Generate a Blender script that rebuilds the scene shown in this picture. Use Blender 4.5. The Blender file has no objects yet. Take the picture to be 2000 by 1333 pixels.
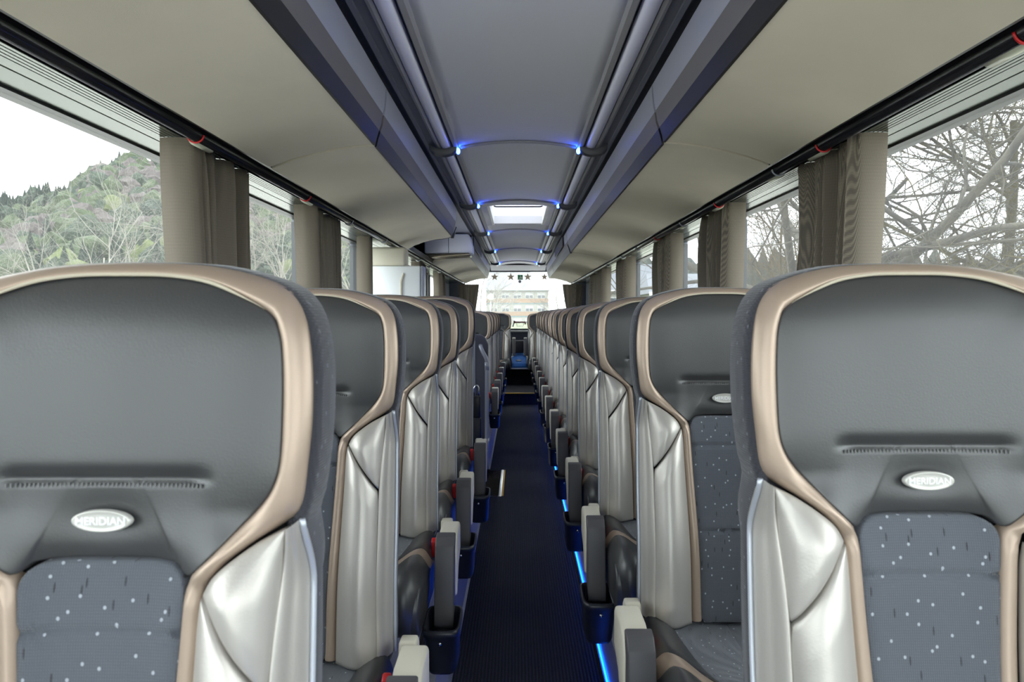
import bpy, bmesh, math, random
from mathutils import Vector, Matrix
random.seed(7)
S = bpy.context.scene
COL = S.collection
PI = math.pi

# ------------------------------------------------------------------ camera
F = 1400.0                                   # focal length in pixels of a 2000 px wide frame
cam_d = bpy.data.cameras.new('camera')
cam_d.sensor_width = 36.0
cam_d.lens = F / 2000 * 36
cam_d.clip_start = 0.02
cam_d.clip_end = 1500
cam_d.dof.use_dof = True
cam_d.dof.focus_distance = 2.6
cam_d.dof.aperture_fstop = 10.0
cam = bpy.data.objects.new('camera', cam_d)
COL.objects.link(cam)
CZ = 1.28                                    # camera height over the aisle floor
cam.location = (0, 0, CZ)
cam.rotation_euler = (math.radians(90) - math.atan((666.5 - 614) / F), 0, math.atan(12 / F))
S.camera = cam

# ------------------------------------------------------------------ world, exposure
S.view_settings.view_transform = 'Standard'
S.view_settings.look = 'None'
S.view_settings.gamma = 1
S.view_settings.use_curve_mapping = False
S.view_settings.exposure = 1.9
S.cycles.use_denoising = True
S.cycles.max_bounces = 10
S.cycles.diffuse_bounces = 6
S.cycles.glossy_bounces = 4
S.cycles.transparent_max_bounces = 12
S.cycles.sample_clamp_indirect = 6
W = bpy.data.worlds.new('overcast_sky')
S.world = W
W.use_nodes = True
nt = W.node_tree
nt.nodes.clear()
wo = nt.nodes.new('ShaderNodeOutputWorld')
bg = nt.nodes.new('ShaderNodeBackground')
tc = nt.nodes.new('ShaderNodeTexCoord')
nz = nt.nodes.new('ShaderNodeTexNoise')
nz.inputs['Scale'].default_value = 2.2
nz.inputs['Detail'].default_value = 5
rp = nt.nodes.new('ShaderNodeValToRGB')
rp.color_ramp.elements[0].position = 0.3
rp.color_ramp.elements[0].color = (0.80, 0.86, 0.93, 1)
rp.color_ramp.elements[1].position = 0.7
rp.color_ramp.elements[1].color = (0.97, 0.98, 1.0, 1)
nt.links.new(tc.outputs['Generated'], nz.inputs['Vector'])
nt.links.new(nz.outputs['Fac'], rp.inputs['Fac'])
nt.links.new(rp.outputs['Color'], bg.inputs['Color'])
nt.links.new(bg.outputs[0], wo.inputs[0])
bg.inputs['Strength'].default_value = 1.6

# ------------------------------------------------------------------ helpers
def lin(c):
    out = []
    for v in c[:3]:
        v = v / 255
        out.append(v / 12.92 if v <= 0.04045 else ((v + 0.055) / 1.055) ** 2.4)
    return tuple(out) + (1.0,)

def nodes_of(name):
    m = bpy.data.materials.new(name)
    m.use_nodes = True
    n = m.node_tree
    return m, n, n.nodes['Principled BSDF']

def mat(name, rgb, rough=0.6, metal=0.0, var=0.0, vscale=6.0, bump=0.0, bscale=200.0, spec=0.5,
        coat=0.0, rgb2=None, stretch=(1, 1, 1), bdist=0.001):
    m, n, b = nodes_of(name)
    b.inputs['Base Color'].default_value = lin(rgb)
    b.inputs['Roughness'].default_value = rough
    b.inputs['Metallic'].default_value = metal
    b.inputs['Specular IOR Level'].default_value = spec
    if coat:
        b.inputs['Coat Weight'].default_value = coat
        b.inputs['Coat Roughness'].default_value = 0.25
    t = n.nodes.new('ShaderNodeTexCoord')
    mp = n.nodes.new('ShaderNodeMapping')
    mp.inputs['Scale'].default_value = stretch
    n.links.new(t.outputs['Object'], mp.inputs['Vector'])
    if var or rgb2:
        z = n.nodes.new('ShaderNodeTexNoise')
        z.inputs['Scale'].default_value = vscale
        z.inputs['Detail'].default_value = 6
        n.links.new(mp.outputs[0], z.inputs['Vector'])
        r = n.nodes.new('ShaderNodeValToRGB')
        r.color_ramp.elements[0].position = 0.35
        r.color_ramp.elements[1].position = 0.65
        a = lin(rgb)
        c = lin(rgb2) if rgb2 else a
        r.color_ramp.elements[0].color = tuple(v * (1 - var) for v in a[:3]) + (1,)
        r.color_ramp.elements[1].color = tuple(min(1, v * (1 + var)) for v in c[:3]) + (1,)
        n.links.new(z.outputs['Fac'], r.inputs['Fac'])
        n.links.new(r.outputs[0], b.inputs['Base Color'])
    if bump:
        z2 = n.nodes.new('ShaderNodeTexNoise')
        z2.inputs['Scale'].default_value = bscale
        z2.inputs['Detail'].default_value = 3
        n.links.new(mp.outputs[0], z2.inputs['Vector'])
        bp = n.nodes.new('ShaderNodeBump')
        bp.inputs['Strength'].default_value = bump
        bp.inputs['Distance'].default_value = bdist
        n.links.new(z2.outputs['Fac'], bp.inputs['Height'])
        n.links.new(bp.outputs[0], b.inputs['Normal'])
    return m

def emis(name, rgb, strength):
    m, n, b = nodes_of(name)
    b.inputs['Base Color'].default_value = lin(rgb)
    b.inputs['Emission Color'].default_value = lin(rgb)
    b.inputs['Emission Strength'].default_value = strength
    return m

def tag(o, label=None, cat=None, group=None, kind=None):
    if label: o['label'] = label
    if cat: o['category'] = cat
    if group: o['group'] = group
    if kind: o['kind'] = kind
    return o

def empty(name, loc=(0, 0, 0), label=None, cat=None, group=None):
    o = bpy.data.objects.new(name, None)
    o.empty_display_size = 0.05
    COL.objects.link(o)
    o.location = loc
    return tag(o, label, cat, group)

def mk(name, V, Fc, m, parent=None, smooth=True, recalc=True, weld=False):
    me = bpy.data.meshes.new(name)
    me.from_pydata([tuple(v) for v in V], [], Fc)
    if recalc or weld:
        bm = bmesh.new()
        bm.from_mesh(me)
        if weld:
            bmesh.ops.remove_doubles(bm, verts=bm.verts, dist=1e-5)
        if recalc:
            bmesh.ops.recalc_face_normals(bm, faces=bm.faces)
        bm.to_mesh(me)
        bm.free()
    if smooth:
        me.polygons.foreach_set('use_smooth', [True] * len(me.polygons))
    o = bpy.data.objects.new(name, me)
    COL.objects.link(o)
    if isinstance(m, (list, tuple)):
        for q in m: me.materials.append(q)
    else:
        me.materials.append(m)
    if parent: o.parent = parent
    return o

class MB:
    """collects shapes for one mesh"""
    def __init__(s): s.V = []; s.F = []; s.mi = []
    def add(s, V, Fc, mi=0):
        k = len(s.V)
        s.V += [tuple(v) for v in V]
        s.F += [tuple(i + k for i in f) for f in Fc]
        s.mi += [mi] * len(Fc)
        return s
    def box(s, x0, x1, y0, y1, z0, z1, mi=0):
        V = [(x, y, z) for x in (x0, x1) for y in (y0, y1) for z in (z0, z1)]
        return s.add(V, [(0, 1, 3, 2), (4, 6, 7, 5), (0, 4, 5, 1), (2, 3, 7, 6), (0, 2, 6, 4), (1, 5, 7, 3)], mi)
    def tube(s, pts, r, n=10, caps=True, mi=0):
        pts = [Vector(p) for p in pts]
        rr = r if isinstance(r, (list, tuple)) else [r] * len(pts)
        V = []; Fc = []
        up = None
        for i, p in enumerate(pts):
            d = (pts[min(i + 1, len(pts) - 1)] - pts[max(i - 1, 0)]).normalized()
            if up is None:
                up = Vector((0, 0, 1)) if abs(d.z) < 0.9 else Vector((1, 0, 0))
            a = d.cross(up)
            if a.length < 1e-6: a = d.cross(Vector((0, 1, 0)))
            a.normalize()
            b = a.cross(d).normalized()
            up = b
            for j in range(n):
                t = 2 * PI * j / n
                V.append(p + rr[i] * (math.cos(t) * a + math.sin(t) * b))
        for i in range(len(pts) - 1):
            for j in range(n):
                Fc.append((i * n + j, i * n + (j + 1) % n, (i + 1) * n + (j + 1) % n, (i + 1) * n + j))
        if caps:
            Fc.append(tuple(range(n)))
            Fc.append(tuple(range((len(pts) - 1) * n, len(pts) * n)))
        return s.add(V, Fc, mi)
    def build(s, name, m, parent=None, smooth=False, recalc=True):
        o = mk(name, s.V, s.F, m, parent, smooth, recalc)
        if isinstance(m, (list, tuple)) and not recalc:
            o.data.polygons.foreach_set('material_index', s.mi)
        elif isinstance(m, (list, tuple)):
            o.data.polygons.foreach_set('material_index', s.mi)
        return o

def prism(name, poly, a0, a1, axis, m, parent=None, bevel=0.004, seg=2, mirror=1, smooth=True):
    """polygon in the plane across `axis`, extruded from a0 to a1, edges rounded"""
    bm = bmesh.new()
    def P(u, v, a):
        if axis == 'x': return (a * mirror, u, v)
        if axis == 'y': return (u * mirror, a, v)
        return (u * mirror, v, a)
    lo = [bm.verts.new(P(u, v, a0)) for u, v in poly]
    hi = [bm.verts.new(P(u, v, a1)) for u, v in poly]
    n = len(poly)
    bm.faces.new(lo); bm.faces.new(hi[::-1])
    for i in range(n):
        bm.faces.new((lo[i], hi[i], hi[(i + 1) % n], lo[(i + 1) % n]))
    bmesh.ops.recalc_face_normals(bm, faces=bm.faces)
    if bevel:
        es = [e for e in bm.edges if e.calc_face_angle(0) > 0.35]
        bmesh.ops.bevel(bm, geom=es, offset=bevel, segments=seg, profile=0.5, affect='EDGES', clamp_overlap=True)
    me = bpy.data.meshes.new(name)
    bm.to_mesh(me); bm.free()
    if smooth:
        me.polygons.foreach_set('use_smooth', [True] * len(me.polygons))
        try: me.set_sharp_from_angle(angle=math.radians(50))
        except Exception: pass
    me.materials.append(m)
    o = bpy.data.objects.new(name, me)
    COL.objects.link(o)
    if parent: o.parent = parent
    return o

def rbox(name, x0, x1, y0, y1, z0, z1, m, parent=None, bevel=0.006, seg=2):
    return prism(name, [(x0, y0), (x1, y0), (x1, y1), (x0, y1)], z0, z1, 'z', m, parent, bevel, seg)

def cr(pts, n, closed=False):
    """smooth curve through the points, n samples evenly along it"""
    P = [Vector(p) for p in pts]
    L = len(P)
    out = []
    rng = L if closed else L - 1
    for i in range(rng):
        if closed:
            p0, p1, p2, p3 = P[(i - 1) % L], P[i], P[(i + 1) % L], P[(i + 2) % L]
        else:
            p0, p1, p2, p3 = P[max(i - 1, 0)], P[i], P[i + 1], P[min(i + 2, L - 1)]
        for k in range(12):
            t = k / 12
            out.append(0.5 * ((2 * p1) + (-p0 + p2) * t + (2 * p0 - 5 * p1 + 4 * p2 - p3) * t * t
                              + (-p0 + 3 * p1 - 3 * p2 + p3) * t ** 3))
    out.append(P[0].copy() if closed else P[-1].copy())
    d = [0]
    for i in range(1, len(out)): d.append(d[-1] + (out[i] - out[i - 1]).length)
    res = []
    j = 0
    m = n if closed else n - 1
    for i in range(n):
        s = d[-1] * i / m
        while j < len(d) - 2 and d[j + 1] < s: j += 1
        w = (s - d[j]) / max(1e-9, d[j + 1] - d[j])
        res.append(out[j].lerp(out[j + 1], w))
    return res

def ss(a, b, x):
    t = min(1, max(0, (x - a) / (b - a)))
    return t * t * (3 - 2 * t)

# ------------------------------------------------------------------ materials
def fabric_mat(name, base, dot, wrap=False):
    m, n, b = nodes_of(name)
    N, L = n.nodes, n.links
    t = N.new('ShaderNodeTexCoord')
    # sparse light flecks
    sp = N.new('ShaderNodeSeparateXYZ'); L.new(t.outputs['Object'], sp.inputs[0])
    ad = N.new('ShaderNodeMath'); ad.operation = 'ADD'; L.new(sp.outputs['Y'], ad.inputs[0]); L.new(sp.outputs['Z'], ad.inputs[1])
    cb = N.new('ShaderNodeCombineXYZ')
    if wrap:
        ax = N.new('ShaderNodeMath'); ax.operation = 'SUBTRACT'; L.new(sp.outputs['X'], ax.inputs[0]); L.new(sp.outputs['Y'], ax.inputs[1])
        L.new(ax.outputs[0], cb.inputs['X']); L.new(sp.outputs['Z'], ad.inputs[0]); ad.inputs[1].default_value = 0
        for l in list(L):
            if l.to_node == ad and l.to_socket == ad.inputs[1]: L.remove(l)
    else: L.new(sp.outputs['X'], cb.inputs['X'])
    L.new(ad.outputs[0], cb.inputs['Y'])
    mp = N.new('ShaderNodeMapping'); mp.inputs['Scale'].default_value = (1, 0.75, 1)
    L.new(cb.outputs[0], mp.inputs['Vector'])
    v = N.new('ShaderNodeTexVoronoi'); v.voronoi_dimensions = '2D'; v.inputs['Scale'].default_value = 40
    L.new(mp.outputs[0], v.inputs['Vector'])
    lt = N.new('ShaderNodeMath'); lt.operation = 'LESS_THAN'; lt.inputs[1].default_value = 0.065
    L.new(v.outputs['Distance'], lt.inputs[0])
    cl = N.new('ShaderNodeMath'); cl.operation = 'LESS_THAN'; cl.inputs[1].default_value = 0.8
    L.new(v.outputs['Color'], cl.inputs[0])
    an = N.new('ShaderNodeMath'); an.operation = 'MULTIPLY'; L.new(lt.outputs[0], an.inputs[0]); L.new(cl.outputs[0], an.inputs[1])
    # dark short dashes
    mp2 = N.new('ShaderNodeMapping'); mp2.inputs['Scale'].default_value = (1, 0.16, 1)
    L.new(cb.outputs[0], mp2.inputs['Vector'])
    v2 = N.new('ShaderNodeTexVoronoi'); v2.voronoi_dimensions = '2D'; v2.inputs['Scale'].default_value = 56
    L.new(mp2.outputs[0], v2.inputs['Vector'])
    lt2 = N.new('ShaderNodeMath'); lt2.operation = 'LESS_THAN'; lt2.inputs[1].default_value = 0.055
    L.new(v2.outputs['Distance'], lt2.inputs[0])
    m1 = N.new('ShaderNodeMix'); m1.data_type = 'RGBA'
    m1.inputs['A'].default_value = lin(base)
    m1.inputs['B'].default_value = lin(tuple(c * 0.55 for c in base))
    L.new(lt2.outputs[0], m1.inputs['Factor'])
    m2 = N.new('ShaderNodeMix'); m2.data_type = 'RGBA'
    m2.inputs['B'].default_value = lin(dot)
    L.new(m1.outputs['Result'], m2.inputs['A'])
    L.new(an.outputs[0], m2.inputs['Factor'])
    L.new(m2.outputs['Result'], b.inputs['Base Color'])
    # woven rows
    w1 = N.new('ShaderNodeTexWave'); w1.bands_direction = 'X'; w1.inputs['Scale'].default_value = 130
    w2 = N.new('ShaderNodeTexWave'); w2.bands_direction = 'Z'; w2.inputs['Scale'].default_value = 110
    L.new(t.outputs['Object'], w1.inputs['Vector']); L.new(t.outputs['Object'], w2.inputs['Vector'])
    mu = N.new('ShaderNodeMath'); mu.operation = 'MULTIPLY'
    L.new(w1.outputs['Fac'], mu.inputs[0]); L.new(w2.outputs['Fac'], mu.inputs[1])
    bp = N.new('ShaderNodeBump'); bp.inputs['Strength'].default_value = 0.6; bp.inputs['Distance'].default_value = 0.0012
    L.new(mu.outputs[0], bp.inputs['Height'])
    L.new(bp.outputs[0], b.inputs['Normal'])
    b.inputs['Roughness'].default_value = 0.85
    b.inputs['Sheen Weight'].default_value = 0.3
    return m

def glass_mat(name, haze=0.03, tint=(0.93, 0.96, 0.95), hz=(0.9, 0.92, 0.92), gloss=0.008):
    m = bpy.data.materials.new(name); m.use_nodes = True
    n = m.node_tree; n.nodes.clear()
    o = n.nodes.new('ShaderNodeOutputMaterial')
    tr = n.nodes.new('ShaderNodeBsdfTransparent'); tr.inputs[0].default_value = tint + (1,)
    gl = n.nodes.new('ShaderNodeBsdfGlossy'); gl.inputs['Roughness'].default_value = 0.16
    lw = n.nodes.new('ShaderNodeLayerWeight'); lw.inputs['Blend'].default_value = 0.25
    mu = n.nodes.new('ShaderNodeMath'); mu.operation = 'MULTIPLY'; mu.inputs[1].default_value = gloss * 4
    n.links.new(lw.outputs['Fresnel'], mu.inputs[0])
    a = n.nodes.new('ShaderNodeMixShader')
    n.links.new(mu.outputs[0], a.inputs[0]); n.links.new(tr.outputs[0], a.inputs[1]); n.links.new(gl.outputs[0], a.inputs[2])
    df = n.nodes.new('ShaderNodeBsdfTranslucent'); df.inputs[0].default_value = hz + (1,)
    b = n.nodes.new('ShaderNodeMixShader'); b.inputs[0].default_value = haze
    n.links.new(a.outputs[0], b.inputs[1]); n.links.new(df.outputs[0], b.inputs[2])
    n.links.new(b.outputs[0], o.inputs[0])
    return m

def carpet_mat():
    m, n, b = nodes_of('ribbed_carpet')
    N, L = n.nodes, n.links
    t = N.new('ShaderNodeTexCoord')
    w = N.new('ShaderNodeTexWave'); w.bands_direction = 'X'; w.inputs['Scale'].default_value = 26
    w.inputs['Distortion'].default_value = 1.2; w.inputs['Detail'].default_value = 2
    w.inputs['Detail Scale'].default_value = 8
    L.new(t.outputs['Object'], w.inputs['Vector'])
    z = N.new('ShaderNodeTexNoise'); z.inputs['Scale'].default_value = 420; z.inputs['Detail'].default_value = 2
    L.new(t.outputs['Object'], z.inputs['Vector'])
    r = N.new('ShaderNodeValToRGB')
    r.color_ramp.elements[0].position = 0.48; r.color_ramp.elements[0].color = lin((24, 24, 32))
    r.color_ramp.elements[1].position = 0.74; r.color_ramp.elements[1].color = lin((92, 92, 108))
    L.new(z.outputs['Fac'], r.inputs['Fac'])
    mx = N.new('ShaderNodeMix'); mx.data_type = 'RGBA'; mx.blend_type = 'MULTIPLY'
    mx.inputs['Factor'].default_value = 0.55
    L.new(r.outputs[0], mx.inputs['A']); L.new(w.outputs['Color'], mx.inputs['B'])
    L.new(mx.outputs['Result'], b.inputs['Base Color'])
    bp = N.new('ShaderNodeBump'); bp.inputs['Strength'].default_value = 0.8; bp.inputs['Distance'].default_value = 0.003
    L.new(w.outputs['Fac'], bp.inputs['Height']); L.new(bp.outputs[0], b.inputs['Normal'])
    b.inputs['Roughness'].default_value = 0.95
    return m

def curtain_mat():
    m, n, b = nodes_of('curtain_weave')
    N, L = n.nodes, n.links
    t = N.new('ShaderNodeTexCoord')
    sp = N.new('ShaderNodeSeparateXYZ'); L.new(t.outputs['Object'], sp.inputs[0])
    # crossing diagonal threads
    def M2(op, a, bb):
        q = N.new('ShaderNodeMath'); q.operation = op
        for k, v in enumerate((a, bb)):
            if isinstance(v, (int, float)): q.inputs[k].default_value = v
            else: L.new(v, q.inputs[k])
        return q.outputs[0]
    h = M2('ADD', sp.outputs['X'], sp.outputs['Y'])
    d1 = M2('SINE', M2('MULTIPLY', M2('ADD', h, M2('MULTIPLY', sp.outputs['Z'], .6)), 1300), 0)
    d2 = M2('SINE', M2('MULTIPLY', M2('SUBTRACT', h, M2('MULTIPLY', sp.outputs['Z'], .6)), 1300), 0)
    w = M2('MULTIPLY', d1, d2)
    r = N.new('ShaderNodeValToRGB')
    r.color_ramp.elements[0].position = 0.05; r.color_ramp.elements[0].color = lin((100, 92, 82))
    r.color_ramp.elements[1].position = 0.5; r.color_ramp.elements[1].color = lin((146, 136, 120))
    L.new(w, r.inputs['Fac']); L.new(r.outputs[0], b.inputs['Base Color'])
    b.inputs['Roughness'].default_value = 0.75
    tl = N.new('ShaderNodeBsdfTranslucent'); L.new(r.outputs[0], tl.inputs[0])
    mx = N.new('ShaderNodeMixShader'); mx.inputs[0].default_value = 0.06
    L.new(b.outputs[0], mx.inputs[1]); L.new(tl.outputs[0], mx.inputs[2]); L.new(mx.outputs[0], N['Material Output'].inputs[0])
    return m

M = {}
M['leather_black'] = mat('black_leather', (54, 54, 55), 0.40, bump=0.25, bscale=420, bdist=0.0006, spec=0.9)
M['leather_dark'] = mat('charcoal_leather', (60, 60, 62), 0.40, bump=0.25, bscale=420, bdist=0.0006, spec=0.6)
M['bronze'] = mat('bronze_leather', (176, 156, 139), 0.40, metal=0.35, bump=0.25, bscale=300, bdist=0.0006)
M['silver'] = mat('silver_leather', (194, 189, 182), 0.44, metal=0.55, bump=0.3, bscale=380, bdist=0.0006)
M['piping'] = mat('light_piping', (196, 186, 165), 0.45)
M['silver_piping'] = mat('silver_piping', (190, 195, 205), 0.35, metal=0.4)
M['fabric'] = fabric_mat('dotted_seat_fabric', (84, 88, 96), (168, 174, 182))
M['shell_fabric'] = fabric_mat('dark_side_fabric', (50, 50, 57), (104, 106, 116), True)
M['thread'] = mat('stitch_thread', (112, 112, 112), 0.7)
M['badge'] = mat('badge_plastic', (205, 203, 196), 0.3, metal=0.2)
M['badge_text'] = mat('badge_lettering', (250, 250, 250), 0.3)
M['cream'] = mat('cream_plastic', (214, 208, 190), 0.45)
M['arm_dark'] = mat('armrest_plastic', (80, 78, 80), 0.5, bump=0.1, bscale=500)
M['red'] = mat('red_plastic', (184, 26, 32), 0.4)
M['bin'] = mat('bin_plastic', (34, 36, 44), 0.4)
M['chrome'] = mat('chrome', (225, 225, 225), 0.15, metal=1.0)
M['base_grey'] = mat('pedestal_plastic', (160, 160, 172), 0.5)
M['carpet'] = carpet_mat()
M['curtain'] = curtain_mat()
M['rack_under'] = mat('rack_suede', (196, 189, 172), 0.9, var=0.06, vscale=2.2, bump=0.3, bscale=600)
M['rack_lip'] = mat('rack_lip_plastic', (36, 34, 33), 0.38)
M['rack_face'] = mat('rack_face_plastic', (172, 174, 186), 0.42)
M['ceiling'] = mat('ceiling_cloth', (202, 202, 208), 0.9, bump=0.25, bscale=700)
M['ceiling_trim'] = mat('ceiling_trim_plastic', (148, 147, 150), 0.45)
M['lip_band'] = mat('rack_lip_band', (118, 113, 112), 0.5)
M['channel_mid'] = mat('channel_plastic', (96, 98, 110), 0.5)
M['groove'] = mat('dark_groove', (38, 38, 48), 0.5)
M['lens'] = mat('light_lens', (232, 232, 250), 0.4, spec=0.6)
M['bracket'] = mat('bracket_plastic', (70, 70, 74), 0.35)
M['blue_led'] = emis('blue_led', (40, 84, 255), 11)
M['floor_led'] = emis('blue_floor_led', (8, 84, 255), 6.5)
M['panel_metal'] = mat('ribbed_panel_metal', (84, 93, 84), 0.2, metal=0.6)
M['black_plastic'] = mat('black_plastic', (26, 26, 28), 0.35)
M['rod'] = mat('curtain_rod_black', (40, 40, 44), 0.2, metal=0.6)
M['wall_grey'] = mat('wall_carpet_grey', (112, 116, 126), 0.9, bump=0.3, bscale=500)
M['pillar'] = mat('pillar_cover', (96, 98, 98), 0.5)
M['frame'] = mat('window_frame_black', (44, 46, 50), 0.4)
M['glass'] = glass_mat('window_glass', 0.02)
M['rear_glass'] = glass_mat('rear_window_glass', 0.07)
M['hatch'] = None
M['white_panel'] = mat('white_partition', (240, 243, 246), 0.35)
M['lilac'] = mat('monitor_housing', (238, 239, 252), 0.4)
M['partition'] = mat('partition_plastic', (78, 80, 94), 0.4)
M['rail'] = mat('grab_rail_grey', (168, 172, 184), 0.35, metal=0.3)
M['blue_seat'] = mat('blue_cushion', (20, 82, 150), 0.7, bump=0.2, bscale=400)
M['yellow'] = mat('yellow_edge', (222, 170, 40), 0.5)
M['star'] = mat('star_sticker', (214, 194, 166), 0.7)
M['green'] = mat('green_sticker', (40, 150, 80), 0.6)
M['navy'] = mat('navy_sticker', (24, 34, 74), 0.6)
M['white'] = mat('white_plastic', (236, 236, 232), 0.5)
M['alu'] = mat('aluminium_edge', (190, 192, 200), 0.3, metal=0.8)

# ------------------------------------------------------------------ coach seat
def Yb(x, z):
    """front surface of the backrest, local y (negative is towards the aisle front)"""
    ax = abs(x)
    y = 0.12 * (z - 1.0) + 2.2 * max(0, z - 1.13) ** 2
    h = ss(0.88, 0.965, z)
    y += h * (-0.030 * (ax / 0.2) ** 3)
    y += (1 - h) * (-0.042 * math.exp(-((ax - 0.132) / 0.046) ** 2) + 0.034 * ss(0.155, 0.20, ax)
                    + 0.012 * ss(0.90, 0.70, z) * 0 - 0.012 * math.exp(-((z - 0.62) / 0.12) ** 2))
    return y

PAIRS = [((0, 1.187), (0, 1.2015)), ((.045, 1.186), (.045, 1.2005)), ((.088, 1.179), (.090, 1.196)), ((.127, 1.163), (.136, 1.185)),
         ((.154, 1.148), (.168, 1.171)), ((.165, 1.128), (.188, 1.146)), ((.169, 1.095), (.197, 1.106)), ((.170, 1.050), (.1995, 1.056)),
         ((.1685, 1.006), (.196, 1.010)), ((.162, .983), (.190, .966)), ((.149, .964), (.171, .947)), ((.130, .944), (.147, .932)),
         ((.107, .920), (.122, .914)), ((.088, .902), (.104, .894)), ((.080, .885), (.099, .874)), ((.0765, .84), (.0965, .83)),
         ((.070, .73), (.091, .73)), ((.064, .60), (.085, .60)), ((.060, .465), (.082, .462))]
SEAM = [(.175, .944), (.171, .90), (.167, .85), (.1645, .80), (.164, .73), (.164, .60), (.165, .465)]

def ribbon(name, A, B, m, parent, bulge=0.006, nc=9, tuck=0.010, roll=0.0, ridges=0, mx=1, extra=None, weld=True):
    n = len(A)
    V = []; Fc = []
    cols = [-1] + list(range(nc)) + [nc]
    for i in range(n):
        for c in cols:
            t = min(1, max(0, c / (nc - 1)))
            x = A[i][0] + (B[i][0] - A[i][0]) * t
            z = A[i][1] + (B[i][1] - A[i][1]) * t
            y = Yb(x, z) + roll * t * t
            if c in (-1, nc): y += tuck + 0.006
            else:
                y -= bulge * (max(0.0, 1 - (2 * t - 1) ** 4)) - 0.0015
                if ridges: y -= 0.0035 * abs(math.sin(t * PI * ridges))
            if extra: y += extra(x, z, i / (n - 1))
            V.append((x * mx, y, z))
    k = len(cols)
    for i in range(n - 1):
        for j in range(k - 1):
            Fc.append((i * k + j, i * k + j + 1, (i + 1) * k + j + 1, (i + 1) * k + j))
    return mk(name, V, Fc, m, parent)

def patch(name, bnd, m, parent, puff=0.012, rings=22, n=150, rim=0.02, extra=None, power=3.0, centre=None, lift=0.0):
    B = cr([(p[0], p[1], 0) for p in bnd], n, closed=True)
    cx = sum(b.x for b in B) / n; cz = sum(b.y for b in B) / n
    if centre: cx, cz = centre
    V = [(cx, 0, cz)]; Fc = []
    y = Yb(cx, cz) - puff - lift
    if extra: y += extra(cx, cz)
    V[0] = (cx, y, cz)
    for r in range(1, rings + 1):
        s = (r / rings) ** 0.8
        for b in B:
            x = cx + (b.x - cx) * s; z = cz + (b.y - cz) * s
            y = Yb(x, z) - lift - puff * (1 - s ** power)
            if extra: y += extra(x, z) * (1 if s < 0.9 else 1)
            V.append((x, y, z))
    for b in B:
        V.append((b.x, Yb(b.x, b.y) + rim, b.y))
    for j in range(n): Fc.append((0, 1 + j, 1 + (j + 1) % n))
    for r in range(rings):
        a = 1 + r * n
        for j in range(n): Fc.append((a + j, a + n + j, a + n + (j + 1) % n, a + (j + 1) % n))
    return mk(name, V, Fc, m, parent)

def section_loft(name, secs, m, parent, n=28, mx=1, close_first=True, close_last=True):
    """rounded-rectangle sections (cx, cy, half w, half d, corner power, z)"""
    V = []; Fc = []
    for cx, cy, w, d, p, z in secs:
        for j in range(n):
            t = 2 * PI * j / n
            c, s = math.cos(t), math.sin(t)
            x = cx + w * math.copysign(abs(c) ** (2 / p), c)
            y = cy + d * math.copysign(abs(s) ** (2 / p), s)
            V.append((x * mx, y, z))
    for i in range(len(secs) - 1):
        for j in range(n):
            Fc.append((i * n + j, i * n + (j + 1) % n, (i + 1) * n + (j + 1) % n, (i + 1) * n + j))
    if close_first: Fc.append(tuple(range(n)))
    if close_last: Fc.append(tuple(range((len(secs) - 1) * n, len(secs) * n)))
    return mk(name, V, Fc, m, parent, smooth=True)

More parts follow.
